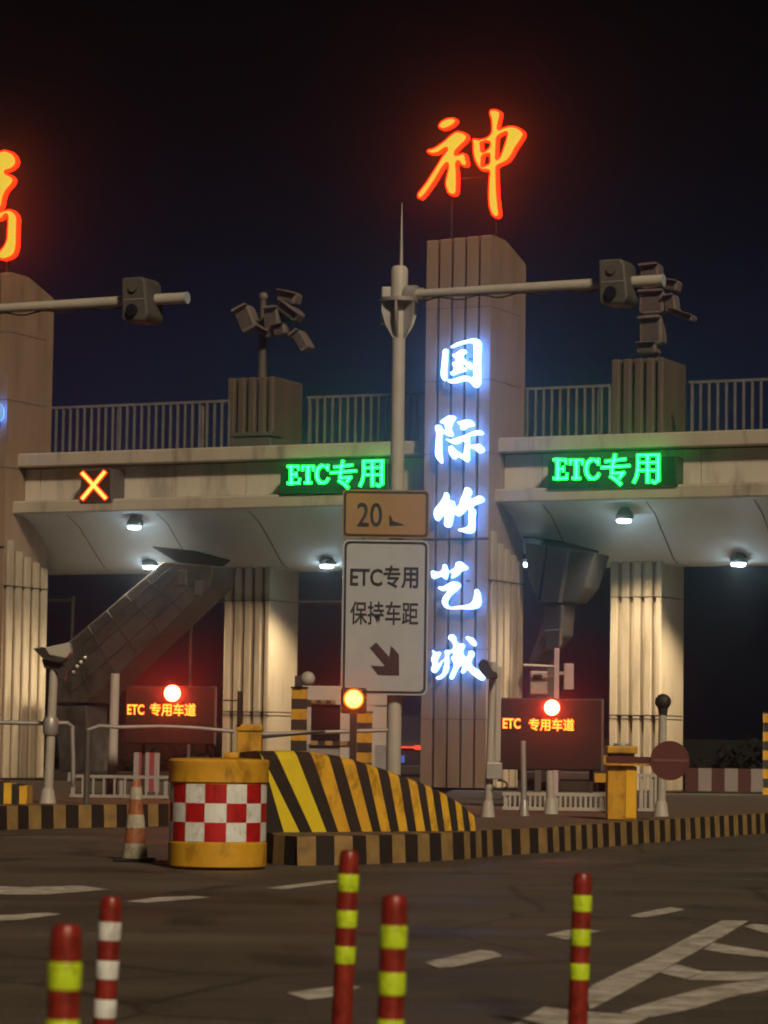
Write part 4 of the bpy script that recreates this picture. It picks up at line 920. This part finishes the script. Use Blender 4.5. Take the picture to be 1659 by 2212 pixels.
screen('dark screen with red lettering and glowing lamp at the left beside the canopy column', 268, 468, 1483, 1606, 50.0, (374, 1498, 17.5), (('ETC', 275, 312, 1521, 1544), ('专用车道', 324, 424, 1518, 1547)), 0.0)

# ------------------------------------------------------------------ low fences
def low_fence(lab, x0, x1, y0, y1, Y, zb, pitch, mt, grp='low barred fences'):
    (a, z0), (b, z1) = pxz(x0, y1, Y), pxz(x1, y0, Y); z0 = max(z0, zb+0.02)
    t = thing('low_fence', lab, 'fence', ((a+b)/2, Y, zb), 'W', grp)
    part('rail', MB().box(a, b, Y, Y+0.04, z1-0.05, z1).box(a, b, Y, Y+0.04, z0, z0+0.05), mt, t)
    m_ = MB(); x = a+0.02
    while x < b-0.03: m_.box(x, x+0.035, Y+0.006, Y+0.034, z0+0.05, z1-0.05); x += pitch
    part('baluster', m_, mt, t) if (b-a)/pitch > 12 else [part('baluster', MB().box(a+0.02+q_*pitch, a+0.055+q_*pitch, Y+0.006, Y+0.034, z0+0.05, z1-0.05), mt, t) for q_ in range(int((b-a-0.05)/pitch))]
    for x in (a+0.02, (a+b)/2, b-0.08): part('post', MB().box(x, x+0.06, Y+0.041, Y+0.1, zb, z1), mt, t)
low_fence('pale low barred fence below the right red lettered screen', 1085, 1312, 1714, 1760, 44.9, 0.30, 0.075, K['white'])
low_fence('pale low barred fence between the yellow gate cabinet and the white post', 1378, 1432, 1672, 1756, 45.2, 0.30, 0.075, K['white'])
low_fence('low barred fence in the shade behind the traffic cone', 150, 365, 1676, 1722, 48.5, 0.33, 0.17, K['steel'])
t = thing('kerb_block', 'short yellow and black block at the left edge of the photo', 'barrier', (pxz(10, 1735, 43.2)[0], 43.25, 0.33), 'W')
(a, z0), (b, z1) = pxz(-130, 1732, 43.4), pxz(58, 1668, 43.4); m_ = MB(); n_ = 11
for i in range(n_): m_.box(a+(b-a)*i/n_, a+(b-a)*(i+1)/n_, 43.5, 44.2, 0.335, z1-0.02*i, i % 2)
part('body', m_, [K['nose_yellow'], K['black']], t)

# ------------------------------------------------------------------ toll booth, striped posts, cars and clutter beyond
Yt = 62.0
(a, z0), (b, z1) = pxz(640, 1665, Yt), pxz(836, 1494, Yt)
t = thing('toll_booth', 'small white toll booth with dark window behind the amber beacon', 'toll booth', ((a+b)/2, Yt, 0), 'W')
zm0, zm1 = pxz(0, 1598, Yt)[1], pxz(0, 1513, Yt)[1]
part('lower_wall', MB().box(a, b, Yt, Yt+2.2, 0.01, zm0), K['corrugated'], t)
part('lintel', MB().box(a-0.03, b+0.03, Yt-0.03, Yt+2.25, zm1, z1+0.1), K['booth'], t, bevel=0.02)
xw0, xw1 = pxz(672, 1550, Yt)[0], pxz(735, 1550, Yt)[0]
part('frame', MB().box(a, xw0, Yt+0.01, Yt+2.1, zm0, zm1).box(xw1, xw1+0.72, Yt-0.05, Yt+2.1, 0.01, zm1-0.001).box(b-0.3, b, Yt+0.01, Yt+2.1, zm0, zm1), K['booth'], t)
part('window', MB().box(xw0, xw1, Yt+0.03, Yt+0.06, zm0, zm1), K['glass'], t)
part('window', MB().box(xw1+0.72, b-0.3, Yt+0.03, Yt+0.06, zm0, zm1), K['glass'], t)
q = MB(); n_ = 6
for i in range(n_): q.box(xw0+(xw1+0.3-xw0)*i/n_, xw0+(xw1+0.3-xw0)*(i+1)/n_, Yt-0.10, Yt-0.06, zm0-0.02, zm0+0.07, i % 2)
part('counter_edge', q, [K['dull_yellow'], K['black']], t)
q = MB(); n_ = 7
for i in range(n_): q.box(xw0-0.2+(xw1+0.1-xw0)*i/n_, xw0-0.2+(xw1+0.1-xw0)*(i+1)/n_, Yt-0.10, Yt-0.06, zm1+0.03, zm1+0.1, i % 2)
part('lintel_edge', q, [K['dull_yellow'], K['black']], t)
def striped_post(lab, x, yb, yt, Y, wd, mt=None):
    (a, z0), (_, z1) = pxz(x, yb, Y), pxz(x, yt, Y); z0 = max(z0, 0.0)
    t = thing('striped_post', lab, 'striped post', (a, Y, z0), 'W', 'yellow and black striped posts')
    m_ = MB(); n_ = max(4, round((z1-z0)/0.21))
    for i in range(n_): m_.box(a-wd/2, a+wd/2, Y-wd/2, Y+wd/2, z0+(z1-z0)*i/n_, z0+(z1-z0)*(i+1)/n_, i % 2)
    part('shaft', m_, [K['yellow'], K['black']], t)
    part('cap', MB().box(a-wd*0.55, a+wd*0.55, Y-wd*0.55, Y+wd*0.55, z1, z1+0.03), K['black'], t); return t, a, z1
sp, ax_, az_ = striped_post('yellow and black striped post beside the left canopy column', 644, 1690, 1487, 58.0, 0.30)
striped_post('yellow and black striped post right of the amber beacon', 786, 1690, 1540, 60.0, 0.30)
striped_post('yellow and black striped post at the right edge of the photo', 1661, 1722, 1541, 72.0, 0.26)
t = thing('dome_camera', 'small white dome camera on a bracket above the striped post', 'camera', (ax_+0.15, 58.0, az_+0.03), 'W')
xx, zz = pxz(665, 1466, 57.8)
part('dome', MB().sphere((xx, 57.8, zz), 0.14), K['white'], t, smooth=True)
part('bracket', MB().box(xx-0.25, xx-0.1, 57.75, 57.85, az_+0.03, zz+0.05).box(xx-0.25, xx, 57.86, 57.92, zz-0.02, zz+0.03), K['dark'], t)
# pale cabinets by the right stair
Ye = 52.0
(a, z0), (b, z1) = pxz(1218, 1490, Ye), pxz(1240, 1433, Ye)
t = thing('equipment_box', 'pale upright cabinet on a pole above the right red lettered screen', 'equipment box', (pxz(1204, 1700, Ye)[0], Ye, 0.3), 'W')
part('cabinet', MB().box(a, b, Ye, Ye+0.2, z0, z1), K['red_lit_white'], t, bevel=0.02)
pa = pxz(1203, 1400, Ye)
part('pole', MB().box(pa[0]-0.045, pa[0]+0.045, Ye, Ye+0.09, 0.3, pa[1]), K['red_lit_white'], t, bevel=0.01)
part('bracket', MB().box(pa[0]+0.046, a-0.001, Ye+0.02, Ye+0.07, z1-0.2, z1-0.14), K['steel'], t)
pb = pxz(1130, 1437, Ye)
part('side_arm', MB().tube([(pb[0], Ye-0.02, pb[1]), (pa[0]-0.05, Ye-0.02, pa[1]-0.32)], 0.03, 8), K['steel'], t, smooth=True)
(a, z0), (b, z1) = pxz(1145, 1500, Ye+0.3), pxz(1184, 1450, Ye+0.3)
t = thing('equipment_box', 'grey upright cabinet on a leg left of the pale one above the right screen', 'equipment box', ((a+b)/2, Ye+0.4, 0.3), 'W')
part('cabinet', MB().box(a, b, Ye+0.3, Ye+0.6, z0, z1), K['steel'], t, bevel=0.02)
part('slot', MB().box(a+0.05, b-0.1, Ye+0.285, Ye+0.299, z1-0.14, z1-0.06), K['dark'], t)
part('leg', MB().box(a+0.1, b-0.1, Ye+0.35, Ye+0.5, 0.3, z0), K['grey'], t)

def car(lab, X, Y, rz, z=0.0, lit=True):
    t = thing('car', lab, 'car', (X, Y, z), 'W', rz=rz)
    ORG[t.name] = Vector((0, 0, 0))
    prof = [(-2.3, 0.32), (-2.34, 0.62), (-2.28, 0.98), (-2.15, 1.02), (-1.45, 1.52), (-0.9, 1.6), (0.3, 1.58), (1.0, 1.12), (2.0, 1.0), (2.3, 0.7), (2.3, 0.35)]
    n = len(prof); vs = []
    for k_, (sx, ins) in enumerate(((-0.9, 0), (0.9, 0))):
        for y, zz in prof:
            f = 0.80 if zz > 1.3 else (0.95 if zz > 1.0 or zz < 0.4 else 1.0); vs.append((sx*f, y, zz))
    mb = MB().add(vs, [tuple(range(n)), tuple(range(2*n-1, n-1, -1))]+[(j, j+n, (j+1) % n+n, (j+1) % n) for j in range(n)])
    part('body', mb, K['carpaint'], t, bevel=0.05)
    part('rear_window', MB().add([(-0.72, -2.055, 1.10), (0.72, -2.055, 1.10), (0.64, -1.54, 1.47), (-0.64, -1.54, 1.47)], [(0, 1, 2, 3)]), K['glass'], t)
    for sx in (-1, 1):
        part('tail_lamp', MB().box(min(sx*0.5, sx*0.86), max(sx*0.5, sx*0.86), -2.345, -2.29, 0.86, 0.95), G['tail'] if lit else K['disc'], t)
        for yy in (-1.4, 1.4):
            part('wheel', MB().tube([(sx*0.68, yy, 0.33), (sx*0.88, yy, 0.33)], 0.33, 20), K['rubber'], t, smooth=True)
    if lit:
        part('light_bar', MB().box(-0.49, 0.49, -2.342, -2.29, 0.89, 0.925), G['tail'], t)
        pl = part('number_plate', MB().box(-0.24, 0.24, -2.37, -2.345, 0.60, 0.74), G['plate'], t)
    part('bumper', MB().box(-0.88, 0.88, -2.39, -2.33, 0.36, 0.55), K['black'], t, bevel=0.02); return t
pc_ = gz(876, 1690, 0)
car('dark car seen from behind with lit red tail lights beyond the striped nose', pxz(868, 1637, 80)[0], 82.3, R(-4), 0.0).scale = (1, 1, 1.33)
car('dark parked car beyond the low fence below the right red lettered screen', pxz(1236, 1650, 76)[0], 78, R(-8), 0.1, lit=False)
# small red parcel-like box, far barrier
t = thing('barrier_wall', 'low red and white striped barrier wall far away at the right', 'barrier', (pxz(1570, 1700, 92)[0], 92, 0), 'W')
m_ = MB(); (a, _), (b, z1) = pxz(1480, 1700, 92), pxz(1850, 1664, 92); n_ = 13
for i in range(n_): m_.box(a+(b-a)*i/n_, a+(b-a)*(i+(0.62 if i % 2 else 1))/n_ if False else a+(b-a)*(i+1)/n_, 92, 92.5, 0, z1, i % 2)
part('wall', m_, [mat('barrier_red', (0.085, 0.028, 0.026), 0.6), mat('barrier_white', (0.30, 0.26, 0.25), 0.6)], t)
striped_post('short yellow bollard behind the right yellow gate cabinet', 1297, 1690, 1612, 54.0, 0.22)

# small red and white board by the left lane and an added dark hedge that hides the lit far ground
t = thing('barrier_board', 'small red and white striped board standing behind the traffic cone', 'barrier', (pxz(315, 1690, 56)[0], 56, 0.0), 'W')
(a, z0), (b, z1) = pxz(288, 1690, 56), pxz(345, 1626, 56); m_ = MB()
for i in range(5): m_.box(a+(b-a)*i/5, a+(b-a)*(i+1)/5, 56, 56.08, 0.18, z1, i % 2)
part('panel', m_, [mat('pale_board', (0.34, 0.29, 0.28), 0.6), mat('pinkish_red_board', (0.28, 0.05, 0.075), 0.6)], t)
for x in (a+0.06, b-0.1): part('leg', MB().box(x, x+0.05, 56.081, 56.12, 0.0, z1-0.05), K['dark'], t)
mb = MB(); rnd = random.Random(3)
for i in range(9000):
    x = rnd.uniform(-45, 55); hmax = 1.3+0.6*sin(x*0.31)+0.8*sin(x*0.83+1)+rnd.uniform(-0.5, 0.4)
    zz = rnd.uniform(0.0, 1.0)**0.7*hmax; y = 128+rnd.uniform(0, 5); r_ = rnd.uniform(0.1, 0.26)
    d1 = Vector((rnd.gauss(0, 1), rnd.gauss(0, 1), rnd.gauss(0, 1))).normalized()*r_; d2 = d1.cross(Vector((rnd.gauss(0, 1), rnd.gauss(0, 1), rnd.gauss(0, 1))).normalized())*0.8
    c = Vector((x, y, zz)); mb.add([c-d1, c-d2, c+d1, c+d2], [(0, 1, 2, 3)])
mb.box(-46, 56, 131, 134, 0, 1.7)
o = struct('added_hedge', mb, mat('night_foliage', (0.013, 0.013, 0.010), 0.9, (0.007, 0.007, 0.006), 1.0)); o['kind'] = 'stuff'; o['label'] = 'dark hedge added beyond the plaza to hide the lit ground'; o['category'] = 'hedge'

M = bpy.data.materials.new('haze_air'); M.use_nodes = True; t_ = M.node_tree; t_.nodes.clear()
o_ = t_.nodes.new('ShaderNodeOutputMaterial'); pv = t_.nodes.new('ShaderNodeVolumePrincipled')
pv.inputs['Color'].default_value = (0.92, 0.92, 0.95, 1); pv.inputs['Density'].default_value = HAZE; pv.inputs['Anisotropy'].default_value = 0.975
t_.links.new(pv.outputs[0], o_.inputs['Volume'])
hz = struct('haze', MB().box(-260, 260, -40, 330, -1, 24), M); hz['kind'] = 'stuff'; hz['label'] = 'thin night haze glowing around the lit signs'; hz['category'] = 'haze'
